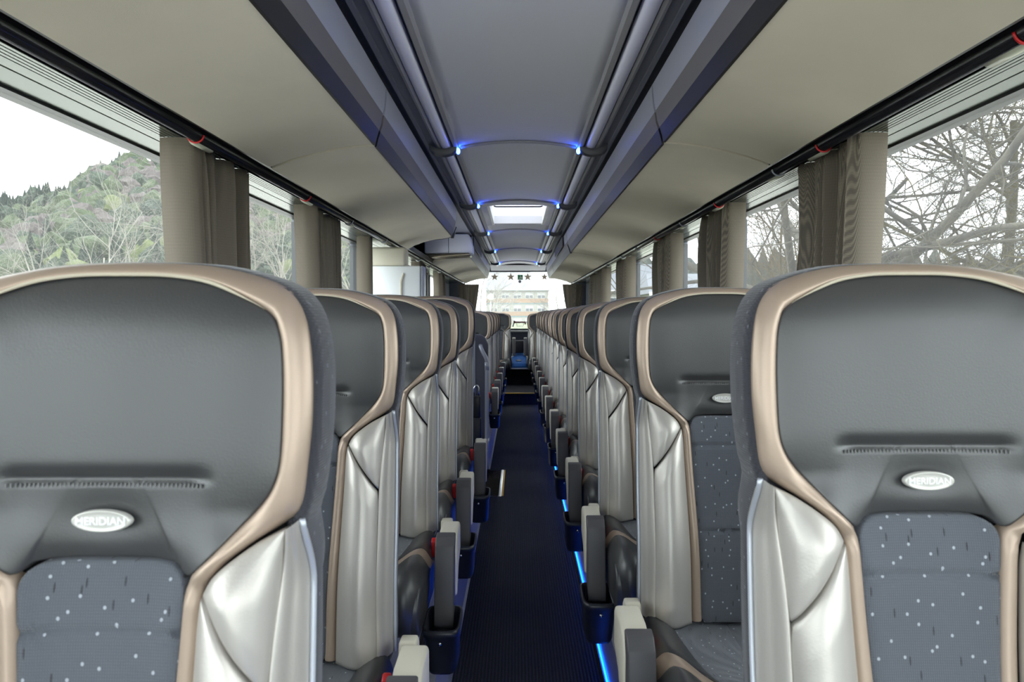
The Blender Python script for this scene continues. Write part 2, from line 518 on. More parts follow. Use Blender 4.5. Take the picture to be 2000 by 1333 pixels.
def make_seat(side, kind='aisle'):
    """side +1: aisle on the +x hand; -1: aisle on the -x hand. kind: aisle, window, rear, rear_window"""
    root = empty('coach_seat')
    # --- black leather headrest
    half = [p[0] for p in PAIRS[:14]]
    pts = [(x, z) for x, z in half] + [(.079, .901), (.070, .909), (.05, .9125), (.02, .9135)]
    bnd = [(x, z) for x, z in pts] + [(-x, z) for x, z in pts[::-1] if x > 0]
    def crease(x, z):
        w = ss(0.112, 0.080, abs(x))
        if z >= 0.988: up = math.exp(-((z - 0.988) / 0.010) ** 2)
        else: up = math.exp(-((z - 0.988) / 0.0030) ** 2)
        low = 0.0035 * w * ss(0.986, 0.984, z) * ss(0.925, 0.980, z)
        bp = 0.006 * math.exp(-(((x) / 0.05) ** 2 + ((z - 0.951) / 0.022) ** 2))
        return 0.0075 * w * up + low + bp
    head = patch('headrest', bnd, M['leather_black'], root, puff=0.014, rings=60, n=240, extra=crease, power=5, centre=(0, 1.05))
    # stitches under the crease
    mb = MB()
    for k in range(46):
        x = -0.093 + 0.186 * k / 45
        y = Yb(x, 0.9835) - 0.0140 + crease(x, 0.9835)
        mb.box(x - 0.0006, x + 0.0006, y - 0.0006, y + 0.002, 0.9815, 0.9855)
    mb.build('stitching', M['thread'], head)
    # light piping between headrest and bronze band
    A = cr([(p[0][0], p[0][1], 0) for p in PAIRS], 120)
    Bc = cr([(p[1][0], p[1][1], 0) for p in PAIRS], 120)
    top = [a for a in A if a.y > 1.15]
    mb = MB()
    line = [(-a.x, Yb(a.x, a.y) - 0.0035, a.y + 0.001) for a in top[::-1]][:-1] + [(a.x, Yb(a.x, a.y) - 0.0035, a.y + 0.001) for a in top]
    nl = len(line)
    mb.tube(line, [0.0019 * ss(0, 8, i) * ss(0, 8, nl - 1 - i) + .0002 for i in range(nl)], 6)
    mb.build('piping', M['piping'], head, smooth=True)
    # --- bronze band: across the head and down both sides, one piece
    A2 = [(-a.x, a.y) for a in A[::-1]][:-1] + [(a.x, a.y) for a in A]
    B2 = [(-a.x, a.y) for a in Bc[::-1]][:-1] + [(a.x, a.y) for a in Bc]
    def pinch(x, z, s):
        return 0.005 * math.exp(-((z - 0.893) / 0.004) ** 2) + 0.003 * math.exp(-((z - 0.884) / 0.003) ** 2) \
            + 0.003 * math.exp(-(((abs(x) - 0.158) / 0.003) ** 2)) * (1 if z > 1.14 else 0)
    ribbon('bronze_band', A2, B2, M['bronze'], root, bulge=0.007, roll=0.016, extra=pinch)
    # --- fabric insert of the backrest
    def seams(x, z):
        s = 0
        for z0 in (0.845, 0.66):
            s += 0.005 * math.exp(-((z - z0) / 0.004) ** 2)
        return s
    pts = [(.0, .909), (.05, .909), (.068, .905), (.0775, .893), (.0785, .87), (.075, .80), (.069, .70), (.063, .58), (.060, .47), (.03, .46), (0, .46)]
    bnd = pts + [(-x, z) for x, z in pts[::-1] if x > 0]
    patch('backrest', bnd, M['fabric'], root, puff=0.008, rings=44, n=170, extra=seams, power=8)
    # --- silver leather side bolsters, each with a diagonal crease between two pads
    for sx in (-1, 1):
        bo = empty('side_bolster'); bo.parent = root
        def pad(Ac, Bc2, bulge, nr):
            A_ = cr([(x, z, 0) for x, z in Ac], nr); B_ = cr([(x, z, 0) for x, z in Bc2], nr)
            nc = 17
            V = []; Fc = []
            for i in range(-1, nr + 1):
                ii = min(nr - 1, max(0, i)); v = ii / (nr - 1)
                for c in range(-1, nc + 1):
                    u = min(1, max(0, c / (nc - 1)))
                    p = A_[ii].lerp(B_[ii], u)
                    y = Yb(p.x, p.y)
                    if i in (-1, nr) or c in (-1, nc): y += 0.014
                    else:
                        y -= bulge * (1 - abs(2 * u - 1) ** 3.5) * min(1, (min(v, 1 - v) * nr / 7) ** .6 if 0 < v < 1 else 0) - .001
                    V.append((p.x * sx, y, p.y))
            k = nc + 2
            for i in range(nr + 1):
                for j in range(k - 1): Fc.append((i * k + j, i * k + j + 1, (i + 1) * k + j + 1, (i + 1) * k + j))
            return mk('bolster_pad', V, Fc, M['silver'], bo)
        pad([(.1045, .888), (.112, .902), (.123, .913), (.147, .930), (.1745, .944)], [(.1635, .800), (.165, .82), (.167, .85), (.171, .90), (.1752, .943)], .006, 36)
        pad([(.102, .884), (.0985, .86), (.0965, .82), (.092, .73), (.087, .60), (.084, .462)], [(.1615, .794), (.1635, .775), (.1635, .74), (.1635, .68), (.164, .58), (.165, .462)], .010, 60)
        S1 = cr([(x, z, 0) for x, z in SEAM], 60)
        S2 = cr([(.187, .952, 0), (.188, .90, 0), (.189, .80, 0), (.190, .70, 0), (.190, .58, 0), (.190, .465, 0)], 60)
        ribbon('bolster_side', [(a.x * sx, a.y) for a in S1], [(a.x * sx, a.y) for a in S2], M['silver'], bo,
               bulge=0.002, roll=0.012, ridges=2, nc=13)
        mb = MB()
        mb.tube([(a.x * sx + 0.002 * sx, Yb(a.x, a.y) + 0.012, a.y) for a in S2], 0.0032, 8)
        mb.build('piping', M['silver_piping'], bo, smooth=True)
    # --- padded shell at the sides and back
    out = [(0, 1.203), (.05, 1.202), (.092, 1.198), (.138, 1.187), (.172, 1.172), (.193, 1.145), (.203, 1.105), (.205, 1.05), (.202, 1.005), (.196, .965),
           (.188, .94), (.188, .88), (.190, .75), (.190, .60), (.188, .46), (.16, .435), (.08, .43), (0, .43)]
    full = out + [(-x, z) for x, z in out[::-1] if x > 0]
    P = cr([(x, z, 0) for x, z in full], 180, closed=True)
    rings = [(0.93, 0.020), (0.985, 0.016), (1.0, 0.030), (1.006, 0.050), (1.0, 0.075), (0.965, 0.100), (0.90, 0.112), (0.6, 0.120), (0.02, 0.120)]
    V = []; Fc = []
    cz = 0.8
    for s, dy in rings:
        for p in P:
            x = p.x * s; z = cz + (p.y - cz) * (1 - (1 - s) * 0.45)
            k = 1.0 if p.y > 0.95 else 1.0 - 0.25 * ss(0.95, 0.7, p.y) * (dy > 0.06)
            V.append((x * (1 if dy < 0.06 or p.y > .93 else 1 - 0.06 * ss(.93, .8, p.y)), Yb(p.x, p.y) + dy * k, z))
    n = len(P)
    for i in range(len(rings) - 1):
        for j in range(n): Fc.append((i * n + j, i * n + (j + 1) % n, (i + 1) * n + (j + 1) % n, (i + 1) * n + j))
    Fc.append(tuple(range(n)))
    Fc.append(tuple(range((len(rings) - 1) * n, len(rings) * n)))
    mk('back_shell', V, Fc, M['shell_fabric'], root)
    # --- oval badge with lettering
    V = []; Fc = []
    yb = Yb(0, .951) - 0.014
    for s, dy in ((1.0, 0.004), (1.0, -0.001), (0.93, -0.0028), (0.86, -0.0020), (0.5, -0.0024), (0.01, -0.0024)):
        for j in range(48):
            t = 2 * PI * j / 48
            V.append((0.0285 * s * math.cos(t), yb + dy, .951 + 0.0105 * s * math.sin(t)))
    for i in range(5):
        for j in range(48): Fc.append((i * 48 + j, i * 48 + (j + 1) % 48, (i + 1) * 48 + (j + 1) % 48, (i + 1) * 48 + j))
    Fc.append(tuple(range(5 * 48, 6 * 48)))
    bad = mk('badge', V, Fc, M['badge'], root)
    if TXT:
        t = bpy.data.objects.new('badge_lettering', TXT)
        COL.objects.link(t); t.parent = bad
        t.location = (0, yb - 0.0026, .951); t.rotation_euler = (PI / 2, 0, 0)
    # --- seat cushion
    prof = cr([(-.050, .452, 0), (-.13, .448, 0), (-.25, .452, 0), (-.36, .464, 0), (-.43, .468, 0), (-.472, .452, 0), (-.492, .42, 0), (-.494, .38, 0), (-.480, .345, 0), (-.455, .325, 0)], 60)
    Wd = 0.196
    def surf(i, x):
        a = prof[max(0, i - 1)]; b = prof[min(59, i + 1)]
        d = (b - a).normalized()
        nrm = Vector((-d.y, d.x)) * -1            # pointing up / out
        ax = abs(x)
        front = ss(59, 30, i)
        h = 0.024 * math.exp(-((ax - 0.160) / 0.035) ** 2) * (0.35 + 0.65 * front) - 0.045 * max(0, (ax - 0.170) / 0.026) ** 2
        h += -0.010 * ss(0.12, 0.0, ax) * 0.5
        p = prof[i]
        return (x, p.x + nrm.x * h, p.y + nrm.y * h)
    cw = empty('seat_cushion'); cw.parent = root
    def strip(name, f0, f1, m, i0=0, i1=59, nc=8, bulge=0.0, parent=cw):
        objs = []
        for sx in (-1, 1):
            V = []; Fc = []
            rows = 0
            for i in range(i0, i1 + 1):
                a, b = f0(i), f1(i)
                if b - a < 0.0006: 
                    b = a + 0.0006
                for c in range(nc + 1):
                    t = c / nc
                    p = list(surf(i, (a + (b - a) * t) * sx))
                    q = bulge * (1 - (2 * t - 1) ** 4) - 0.0005
                    e = 0.0 if t in (0, 1) else q
                    p[1] -= e * ss(25, 50, i); p[2] += e * (1 - ss(25, 50, i))
                    V.append(p)
                rows += 1
            k = nc + 1
            for i in range(rows - 1):
                for j in range(nc): Fc.append((i * k + j, i * k + j + 1, (i + 1) * k + j + 1, (i + 1) * k + j))
            objs.append((V, Fc))
        mb = MB()
        for V, Fc in objs: mb.add(V, Fc)
        return mb.build(name, m, parent, smooth=True)
    b1 = lambda i: max(0.0, Wd - (Wd - 0.0) * ss(12, 50, i) ** 0.9)
    b2 = lambda i: max(0.0, Wd - (Wd - 0.0) * ss(19, 57, i) ** 0.9)
    wi = lambda i: max(0.0, min(0.135 - 0.0012 * i, b1(i)))
    strip('cushion_insert', lambda i: 0, wi, M['fabric'], bulge=0.004)
    strip('cushion_leather', wi, b1, M['leather_dark'], bulge=0.006)
    strip('bronze_strip', b1, b2, M['bronze'], i0=12, bulge=0.005)
    strip('cushion_apron', b2, lambda i: Wd, M['leather_black'], i0=19, bulge=0.004)
    poly = [(p.x + (0.006 if i > 40 else 0), p.y - 0.030 + (0.012 if i > 40 else 0)) for i, p in enumerate(prof) if i % 3 == 0] + [(-.30, .318), (-.03, .318), (-.02, .40)]
    prism('cushion_core', poly, -0.1955, 0.1955, 'x', M['leather_black'], cw, bevel=0.006)
    rear = kind.startswith('rear')
    # --- frame and pedestal
    if not rear:
        prism('seat_frame', [(-.445, .296), (-.05, .296), (-.05, .319), (-.445, .319)], -0.19, 0.19, 'x', M['base_grey'], root, bevel=0.004)
        if kind == 'aisle':
            prism('leg', [(-.42, .296), (-.08, .296), (-.14, .16), (-.13, .02), (-.09, .0), (-.36, .0), (-.33, .03), (-.34, .16)], 0.10, 0.145, 'x', M['base_grey'], root, bevel=0.008, mirror=side)
        else:
            prism('leg', [(-.40, .296), (-.10, .296), (-.14, .0), (-.34, .0)], -0.17, -0.13, 'x', M['base_grey'], root, bevel=0.006, mirror=side)
    if kind in ('aisle', 'rear'):
        ar = empty('armrest'); ar.parent = root; ar.location.x = .012 if side > 0 else 0
        # cream pivot covers
        prism('pivot_cover', [(-.045, .38), (-.045, .498), (-.06, .512), (-.095, .514), (-.101, .50), (-.101, .38)], 0.198, 0.232, 'x', M['cream'], ar, bevel=0.006, mirror=side)
        if kind == 'aisle':
            prism('pivot_cover', [(-.104, .43), (-.104, .508), (-.118, .519), (-.200, .517), (-.232, .505), (-.250, .47), (-.250, .40), (-.238, .34), (-.222, .33), (-.17, .40)], 0.206, 0.259, 'x', M['cream'], ar, bevel=0.009, seg=3, mirror=side)
            prism('arm_pad', [(-.252, .40), (-.252, .47), (-.234, .517), (-.240, .522), (-.264, .517), (-.284, .495), (-.294, .45), (-.318, .285), (-.312, .276), (-.270, .276), (-.262, .285)],
                  0.202, 0.256, 'x', M['arm_dark'], ar, bevel=0.007, seg=3, mirror=side)
            # litter bin on the cushion side
            z1 = 0.318
            bn = section_loft('litter_bin', [(.232, -.345, .036, .062, 4, .195), (.232, -.345, .040, .068, 4, .205), (.230, -.342, .046, .082, 5, z1 - .02),
                                             (.230, -.342, .050, .086, 5, z1 - .018), (.230, -.342, .050, .086, 5, z1), (.230, -.342, .043, .079, 5, z1),
                                             (.230, -.342, .040, .074, 5, .25), (.232, -.345, .034, .060, 4, .215)], M['bin'], root, mx=side)
            bn.location.x = .012 if side > 0 else 0
            mb = MB(); mb.tube([((.230) * side, -.431, .286), (.230 * side, -.424, .286)], 0.005, 10)
            mb.build('screw', M['chrome'], bn, smooth=True)
        else:
            prism('arm_pad', [(-.05, .52), (-.055, .78), (-.075, .80), (-.105, .79), (-.115, .77), (-.12, .52)], 0.213, 0.258, 'x', M['arm_dark'], ar, bevel=0.006, mirror=side)
            prism('arm_trim', [(-.04, .50), (-.045, .785), (-.07, .806), (-.10, .803), (-.09, .79), (-.06, .77), (-.055, .50)], 0.2115, 0.2595, 'x', M['cream'], ar, bevel=0.003, mirror=side)
        if kind == 'aisle': bk = prism('buckle', [(-.130, .42), (-.132, .472), (-.145, .476), (-.160, .468), (-.158, .42)], 0.188, 0.203, 'x', M['red'], root, bevel=0.003, mirror=side)
    return root

TXT = None
tcv = bpy.data.curves.new('lettering', 'FONT')
tcv.body = 'MERIDIAN'
tcv.size = 0.0105
tcv.align_x = 'CENTER'; tcv.align_y = 'CENTER'
tcv.extrude = 0.0003
tcv.offset = 0.00012
tmp = bpy.data.objects.new('lettering', tcv)
COL.objects.link(tmp)
bpy.context.view_layer.update()
TXT = bpy.data.meshes.new_from_object(tmp.evaluated_get(bpy.context.evaluated_depsgraph_get()))
bpy.data.objects.remove(tmp)
TXT.materials.clear(); TXT.materials.append(M['badge_text'])

def kids(o): return [c for c in bpy.data.objects if c.parent == o]
def copy_tree(o, parent=None):
    c = o.copy(); COL.objects.link(c); c.parent = parent
    for ch in CH[o]: copy_tree_sub(ch, c)
    return c
def copy_tree_sub(o, parent):
    c = o.copy(); COL.objects.link(c); c.parent = parent
    for ch in CH.get(o, []): copy_tree_sub(ch, c)
CH = {}
def index_tree(o):
    CH[o] = kids(o)
    for c in CH[o]: index_tree(c)

PROTO = {}
for sd in (1, -1):
    for kd in ('aisle', 'window', 'rear', 'rear_window'):
        PROTO[(sd, kd)] = make_seat(sd, kd)
for r in PROTO.values(): index_tree(r)
USED = set()
def place_seat(sd, kd, x, y, z, sz, label, group):
    p = PROTO[(sd, kd)]
    o = p if p not in USED else copy_tree(p)
    USED.add(p)
    o.location = (x, y, z)
    o.scale = (1, 1, sz)
    o['label'] = label; o['category'] = 'seat'; o['group'] = group
    return o

ORD = ['first', 'second', 'third', 'fourth', 'fifth', 'sixth', 'seventh', 'eighth', 'ninth', 'tenth', 'eleventh', 'twelfth', 'thirteenth']
PZ = 0.14
left_rows = [(-.394, .688, .993), (-.44, 1.45, .993), (-.445, 2.25, 1.0), (-.445, 2.93, 1.0), (-.42, 3.60, 1.025),
             (-.44, 6.33, .975), (-.44, 7.07, .975), (-.44, 7.87, .975), (-.44, 8.7, .975), (-.44, 9.6, .975)]
for i, (x, y, sz) in enumerate(left_rows):
    extra = ['in the near left corner', 'behind the nearest left seat', 'in the second one\'s shadow', 'half hidden',
             'standing taller than its neighbours', 'behind the grab rail', 'beyond the grab rail', 'beyond the grab rail', 'beyond the grab rail', 'before the rear bench'][i]
    extra = extra.replace("in the second one's shadow", 'headrest beside the second one')
    place_seat(1, 'aisle', x, y, PZ, sz, 'bronze-edged seat left of the aisle, %s from the camera, %s' % (ORD[i], extra), 'aisle seats left of the aisle')
    place_seat(1, 'window', x - .45 if i else -.86, y + (.03 if i else .02), PZ, sz, 'bronze-edged leather window seat on the left, %s row from the camera' % ORD[i], 'window seats on the left')
for i in range(13):
    x = .4655 if i < 12 else .46
    y = .83 + .8 * i
    sz = [1, 1, .998, .995, .992, .99, .99, .99, .99, .99, .99, .99, .99][i]
    extra = ['in the near right corner', 'its badge partly covered', 'headrest beside the second one'][i] if i < 3 else 'in the receding row'
    place_seat(-1, 'aisle', x, y, PZ, sz, 'bronze-edged seat right of the aisle, %s from the camera, %s' % (ORD[i], extra), 'aisle seats right of the aisle')
    place_seat(-1, 'window', x + .45, y + .02, PZ, sz, 'bronze-edged leather window seat on the right, %s row from the camera' % ORD[i], 'window seats on the right')
RY = 11.5
place_seat(1, 'rear', -.315, RY, .10, 1.0, 'rear bench seat left of the blue middle cushion', 'rear bench seats')
place_seat(-1, 'rear', .350, RY, .10, 1.0, 'rear bench seat right of the blue middle cushion', 'rear bench seats')
place_seat(1, 'rear_window', -.765, RY, .10, 1.0, 'rear bench seat in the left rear corner', 'rear bench seats')
place_seat(-1, 'rear_window', .80, RY, .10, 1.0, 'rear bench seat in the right rear corner', 'rear bench seats')

# ------------------------------------------------------------------ bus shell
XL, XR = -1.17, 1.15           # window planes
YF, YR = -1.5, 12.2            # front and rear ends of the cabin
AL, AR = -.26, .33             # aisle floor edges
def struct(o):
    o['kind'] = 'structure'; return o

# aisle floor with the stairwell notch, step and rear platform
mb = MB()
mb.box(-.12, AR, YF, 10.1, -.06, 0)
mb.box(AL, -.12, YF, 4.98, -.06, 0)
mb.box(AL, -.12, 5.82, 10.1, -.06, 0)
struct(mb.build('floor', M['carpet']))
mb = MB(); mb.box(XL, AL, YF, 4.98, -.06, PZ); mb.box(XL, AL, 5.66, 10.1, -.06, PZ); mb.box(XL, -.72, 4.98, 5.66, -.06, PZ)
struct(mb.build('floor_left_podium', M['carpet']))
mb = MB(); mb.box(AR, XR, YF, 10.1, -.06, PZ); struct(mb.build('floor_right_podium', M['carpet']))
mb = MB(); mb.box(XL, XR, 10.1, 11.36, -.06, .16); struct(mb.build('floor_rear_step', M['carpet']))
mb = MB(); mb.box(XL, XR, 11.36, YR, -.06, .42); struct(mb.build('floor_rear_platform', M['carpet']))
o = rbox('step_nosing', -.25, .30, 10.085, 10.125, .155, .166, M['yellow'], None, .003); tag(o, 'yellow nosing strip on the carpeted step at the rear of the aisle', 'step edge')
o = rbox('platform_nosing', -.21, .27, 11.345, 11.375, .405, .425, M['alu'], None, .003); tag(o, 'thin grey metal edge of the platform below the blue rear cushion', 'step edge')
# podium skirtings: slanted grey plastic with a perforated metal strip
def skirting(sx, xe, segs, label):
    t = empty('podium_skirting', (0, segs[0][0], 0), label, 'skirting')
    y_off = segs[0][0]
    mb = MB()
    for a, b in segs:
        V = []
        for y in (a - y_off, b - y_off):
            V += [(xe, y, .001), (xe + sx * .012, y, .001), (xe + sx * .028, y, PZ + .004), (xe - sx * .0 + sx * .05, y, PZ + .004), (xe + sx * .05, y, PZ - .002), (xe + sx * .022, y, PZ - .004)]
        V = []
        for y in (a - y_off, b - y_off):
            V += [(xe, y, .002), (xe - sx * .018, y, .002), (xe - sx * .004, y, PZ + .006), (xe + sx * .04, y, PZ + .006), (xe + sx * .04, y, PZ + .001), (xe, y, PZ + .001)]
        n = 6
        Fc = [(i, (i + 1) % n, (i + 1) % n + n, i + n) for i in range(n)] + [tuple(range(n)), tuple(range(n, 2 * n))]
        mb.add(V, Fc)
    mb.build('skirting_panel', M['base_grey'], t)
    mb = MB()
    for a, b in segs: mb.box(min(xe - sx * .030, xe - sx * .019), max(xe - sx * .030, xe - sx * .019), a - y_off, b - y_off, .0, .008)
    mb.build('metal_strip', M['alu'], t)
    return t
skirting(-1, AL, [(YF, 4.96), (5.86, 10.08)], 'grey slanted skirting along the left seat podium')
sk = skirting(1, AR, [(YF, 10.08)], 'grey slanted skirting along the right seat podium, lit by a blue strip')
o = rbox('led_strip', AR - .0240, AR - .0198, YF + .3, 10.05, .009, .0130, M['floor_led'], None, .001); tag(o, 'blue glowing light strip at the foot of the right podium', 'light strip')
# stairwell of the middle door
t = empty('stairwell', (-.42, 5.4, -.06), 'dark sunken stairwell cut into the left side of the aisle', 'stairwell')
mb = MB()
mb.box(-.30, .30, -.42, .42, -.90, -.86); mb.box(-.30, .0, -.42, .42, -.86, -.60)
mb.box(-.30, .30, -.44, -.42, -.90, .0); mb.box(-.30, .30, .42, .44, -.90, .0); mb.box(.28, .30, -.42, .42, -.9, .0)
mb.build('steps', M['black_plastic'], t)
mb = MB(); mb.box(.283, .302, -.42, .42, .03, .066); mb.box(.0, .302, -.435, -.42, .03, .066); mb.build('edge_trim', M['chrome'], t)
mb = MB(); mb.box(.302, .316, -.40, .42, .060, .065); mb.build('warning_strip', M['yellow'], t)

# side walls: below the windows, posts, top rail
WZ0, WZ1 = .95, CZ + .53
posts = {'left': [-1.2, .2 - .35, 2.55, 3.95, 5.35, 7.3, 9.5, 11.0], 'right': [-1.2, .0, 2.55, 3.95, 5.3, 7.25, 9.5, 11.1]}
posts['left'] = [-1.25, 2.62, 4.0, 5.35, 7.3, 9.5, 11.1]
posts['right'] = [-1.25, 2.58, 3.92, 5.25, 7.25, 9.6, 11.1]
for nm, xw, s in (('left', XL, -1), ('right', XR, 1)):
    mb = MB()
    xo = xw + s * .07
    x0, x1 = min(xw, xo), max(xw, xo)
    mb.box(x0, x1, YF, YR, -.1, WZ0)
    mb.box(x0, x1, YF, YR, WZ1, CZ + .95)
    P = posts[nm]
    for y in P: mb.box(x0, x1, y - .06, y + .06, WZ0, WZ1)
    mb.box(x0, x1, 11.2, YR, WZ0, WZ1)
    mb.box(x0, x1, YF, YF + .1, WZ0, WZ1)
    struct(mb.build('wall_' + nm, M['wall_grey']))
    edges = [YF + .1] + [v for y in P for v in (y - .06, y + .06)] + [11.2]
    k = 0
    for i in range(0, len(edges), 2):
        a, b = edges[i], edges[i + 1]
        if b - a < .15: continue
        k += 1
        n = k if nm == 'left' else k + 10
        w = empty('window_%d' % n, ((x0 + x1) / 2, a, WZ0)); w['kind'] = 'structure'
        h = WZ1 - WZ0; L = b - a
        mb = MB()
        g = .028
        mb.box(-.03, .03, 0, L, 0, g); mb.box(-.03, .03, 0, L, h - .012, h); mb.box(-.03, .03, 0, g, g, h - g); mb.box(-.03, .03, L - g, L, g, h - g)
        mb.build('window_frame', M['frame'], w)
        mb = MB(); mb.box(-.003, .003, g, L - g, g, h - .012); mb.build('window_pane', M['glass'], w)

# ---- profile sweeps along the bus (polygons in x,z; z measured from the camera height)
def sweep(name, poly, y0, y1, m, sx, parent=None, bevel=0, y_off=0.0, round_end=0, xo=.88, seg=2):
    pts = [(x, z + CZ) for x, z in poly]
    n = len(pts)
    ys = [(y0, 1.0)]
    if round_end:
        for k in range(0, 9):
            a = k / 8 * PI / 2
            ys.append((y1 - round_end + round_end * math.sin(a), max(.02, math.cos(a)) if k < 8 else .02))
        # only the inner part gives way, as a rounded plan corner
        ys = [(y0, 0)] + [(y1 - round_end * (1 - math.sin(a)), round_end * .8 * (1 - math.cos(a))) for a in [k / 8 * PI / 2 for k in range(9)]]
    else:
        ys = [(y0, 0), (y1, 0)]
    V = []; Fc = []
    for y, d in ys:
        for x, z in pts:
            xx = x + d * max(0, (xo - x)) / (xo - .45)
            V.append((xx * sx, y - y_off, z))
    for i in range(len(ys) - 1):
        for j in range(n): Fc.append((i * n + j, i * n + (j + 1) % n, (i + 1) * n + (j + 1) % n, (i + 1) * n + j))
    Fc.append(tuple(range(n))); Fc.append(tuple(range((len(ys) - 1) * n, len(ys) * n)))
    o = mk(name, V, Fc, m, parent, smooth=True)
    o.data.set_sharp_from_angle(angle=math.radians(28))
    return o

def rack(sx, y0, y1, label, round_end=0, bright=False, gap=.012):
    t = empty('luggage_rack', (0, y0, 0), label, 'luggage rack', 'overhead luggage racks')
    und = [(.503, .592), (.56, .589), (.62, .581), (.70, .565), (.79, .542), (.87, .513), (.875, .53), (.80, .62), (.52, .62)]
    sweep('underside_panel', und, y0 + gap, y1 - gap, M['rack_under'], sx, t, y_off=y0, round_end=round_end)
    lip = [(.505, .588), (.498, .590), (.493, .612), (.4845, .640), (.495, .650), (.51, .62)]
    sweep('front_lip', lip, y0 + gap, y1 - gap, M['rack_lip'], sx, t, y_off=y0, round_end=round_end)
    mid = [(.4712, .698), (.466, .720), (.4625, .755), (.461, .788), (.475, .79), (.49, .70)]
    sweep('front_flap', mid, y0 + gap, y1 - gap, M['rack_face'], sx, t, y_off=y0, round_end=round_end)
    band = [(.4845, .6405), (.4765, .663), (.4712, .698), (.485, .70), (.492, .66)]
    sweep('lip_band', band, y0 + gap, y1 - gap, M['lip_band'], sx, t, y_off=y0, round_end=round_end)
    body = [(.495, .625), (.80, .622), (.86, .56), (1.0, .62), (1.0, .80), (.475, .80), (.473, .785), (.492, .70)]
    sweep('rack_body', body, y0 + gap + .01, y1 - gap - .02, M['rack_lip'], sx, t, y_off=y0, round_end=round_end)
    return t
rack(-1, YF, 2.53, 'long overhead luggage rack nearest the camera on the left')
rack(-1, 2.53, 5.72, 'overhead luggage rack on the left ending in a rounded corner before the stairwell', round_end=.30)
rack(-1, 7.3, 10.6, 'short overhead luggage rack on the left beyond the lilac housing')
rack(-1, 10.6, 12.0, 'last overhead luggage rack section at the left rear', round_end=.2)
rack(1, YF, 2.50, 'long overhead luggage rack nearest the camera on the right')
rack(1, 2.50, 6.9, 'middle overhead luggage rack section on the right')
rack(1, 6.9, 10.0, 'overhead luggage rack section on the right beyond the black joint clip')
rack(1, 10.0, 12.0, 'last overhead luggage rack section at the right rear', round_end=.2)
for sx, y, lb in ((1, 6.9, 'black joint clip around the right luggage rack lip'), (-1, 5.50, 'black and chrome end clip on the left luggage rack before the rounded corner')):
    c = [(.512, .580), (.492, .582), (.485, .610), (.477, .638), (.468, .662), (.475, .668), (.492, .62), (.512, .592)]
    o = sweep('joint_clip', c, -.02, .02, M['bracket'], sx); o.location.y = y; tag(o, lb, 'clip')
# housing closing the near end of the far left rack, with bronze edge tray
t = empty('monitor_housing', (-.68, 7.22, CZ + .60), 'pale lilac housing over the stairwell between two left luggage racks', 'housing')
prism('housing_shell', [(-.24, -.005), (.235, -.005), (.235, .06), (.215, .155), (.19, .185), (-.24, .19)], -.17, .06, 'y', M['lilac'], t, bevel=.012)
mb = MB(); mb.box(-.005, .0, -.1725, -.165, .0, .184); mb.build('seam', M['groove'], t)
prism('edge_tray', [(-.26, -.05), (-.245, -.015), (.20, .000), (.215, -.02), (.20, -.028)], -.19, .075, 'y', mat('bronze_metal', (150, 140, 122), .25, metal=.8), t, bevel=.004)

# service strip under the racks: dark channel, curtain rod, ribbed reflecting panel
for nm, sx, xw in (('left', -1, -XL), ('right', 1, XR)):
    o = sweep('channel', [(.868, .515), (.872, .56), (.985, .56), (.985, .520), (.975, .520), (.970, .545), (.885, .545), (.880, .515)], YF, 12.0, M['black_plastic'], sx)
    tag(o, 'black channel above the curtain rod on the %s side' % nm, 'channel')
    poly = []
    x = .975
    segs = [(.975, .520)]
    for k in range(5):
        xx = .985 + k * .013
        segs += [(xx, .520), (xx + .002, .5235), (xx + .004, .520)]
    segs += [(1.075, .519), (1.0765, .525), (1.080, .525), (1.0815, .519), (xw - .015, .515), (xw - .015, .53), (.975, .53)]
    o = sweep('service_panel', segs, YF, 12.0, M['panel_metal'], sx)
    tag(o, 'ribbed reflecting panel above the %s windows' % nm, 'panel')
    mb = MB(); mb.box(min(sx * (xw - .014), sx * (xw - .0)), max(sx * (xw - .014), sx * (xw - .0)), YF, 12.0, CZ + .508, CZ + .54)
    struct(mb.build('trim_' + nm, M['frame']))
    mb = MB(); mb.tube([(sx * .917, YF, CZ + .512), (sx * .917, 11.9, CZ + .512)], .021, 16)
    o = mb.build('curtain_rod', M['rod'], smooth=True)
    tag(o, 'glossy black curtain rod running along the %s windows' % nm, 'rod')
    # clips: red rings and clear sleeves
    ys = [1.32, 2.18, 2.55, 3.3, 4.0, 4.75, 5.5, 6.3, 7.3, 8.5, 9.6] if sx > 0 else [2.05, 3.1, 3.9, 4.9, 5.7, 6.6, 7.4, 8.4, 9.4]
    for k, y in enumerate(ys):
        red = (sx > 0 and k in (0, 1, 3, 5)) or (sx < 0 and k in (0, 1))
        t = empty('rod_clip', (sx * .917, y, CZ + .512))
        lb = ('red ring clip on the %s curtain rod, %s from the camera' if red else 'grey sleeve clip on the %s curtain rod, %s from the camera') % (nm, ORD[k])
        tag(t, lb, 'clip', 'clips on the %s curtain rod' % nm)
        mb = MB()
        ring = [(.0245 * math.cos(a) , 0, .0245 * math.sin(a)) for a in [PI * 1.05 + k2 / 14 * PI * .9 for k2 in range(15)]]
        mb.tube(ring, .0028 if red else .0030, 8); mb.build('ring', M['red'] if red else M['rail'], t, smooth=True)
        mb = MB(); mb.tube([(sx * .012, .015, -.012), (sx * .012, .12, -.012)], .0155, 12); mb.build('sleeve', mat('clear_sleeve', (176, 178, 160), .25) if (nm, k) == ('left', 0) else bpy.data.materials.get('clear_sleeve'), t, smooth=True) if sx < 0 or True and bpy.data.materials.get('clear_sleeve') else None

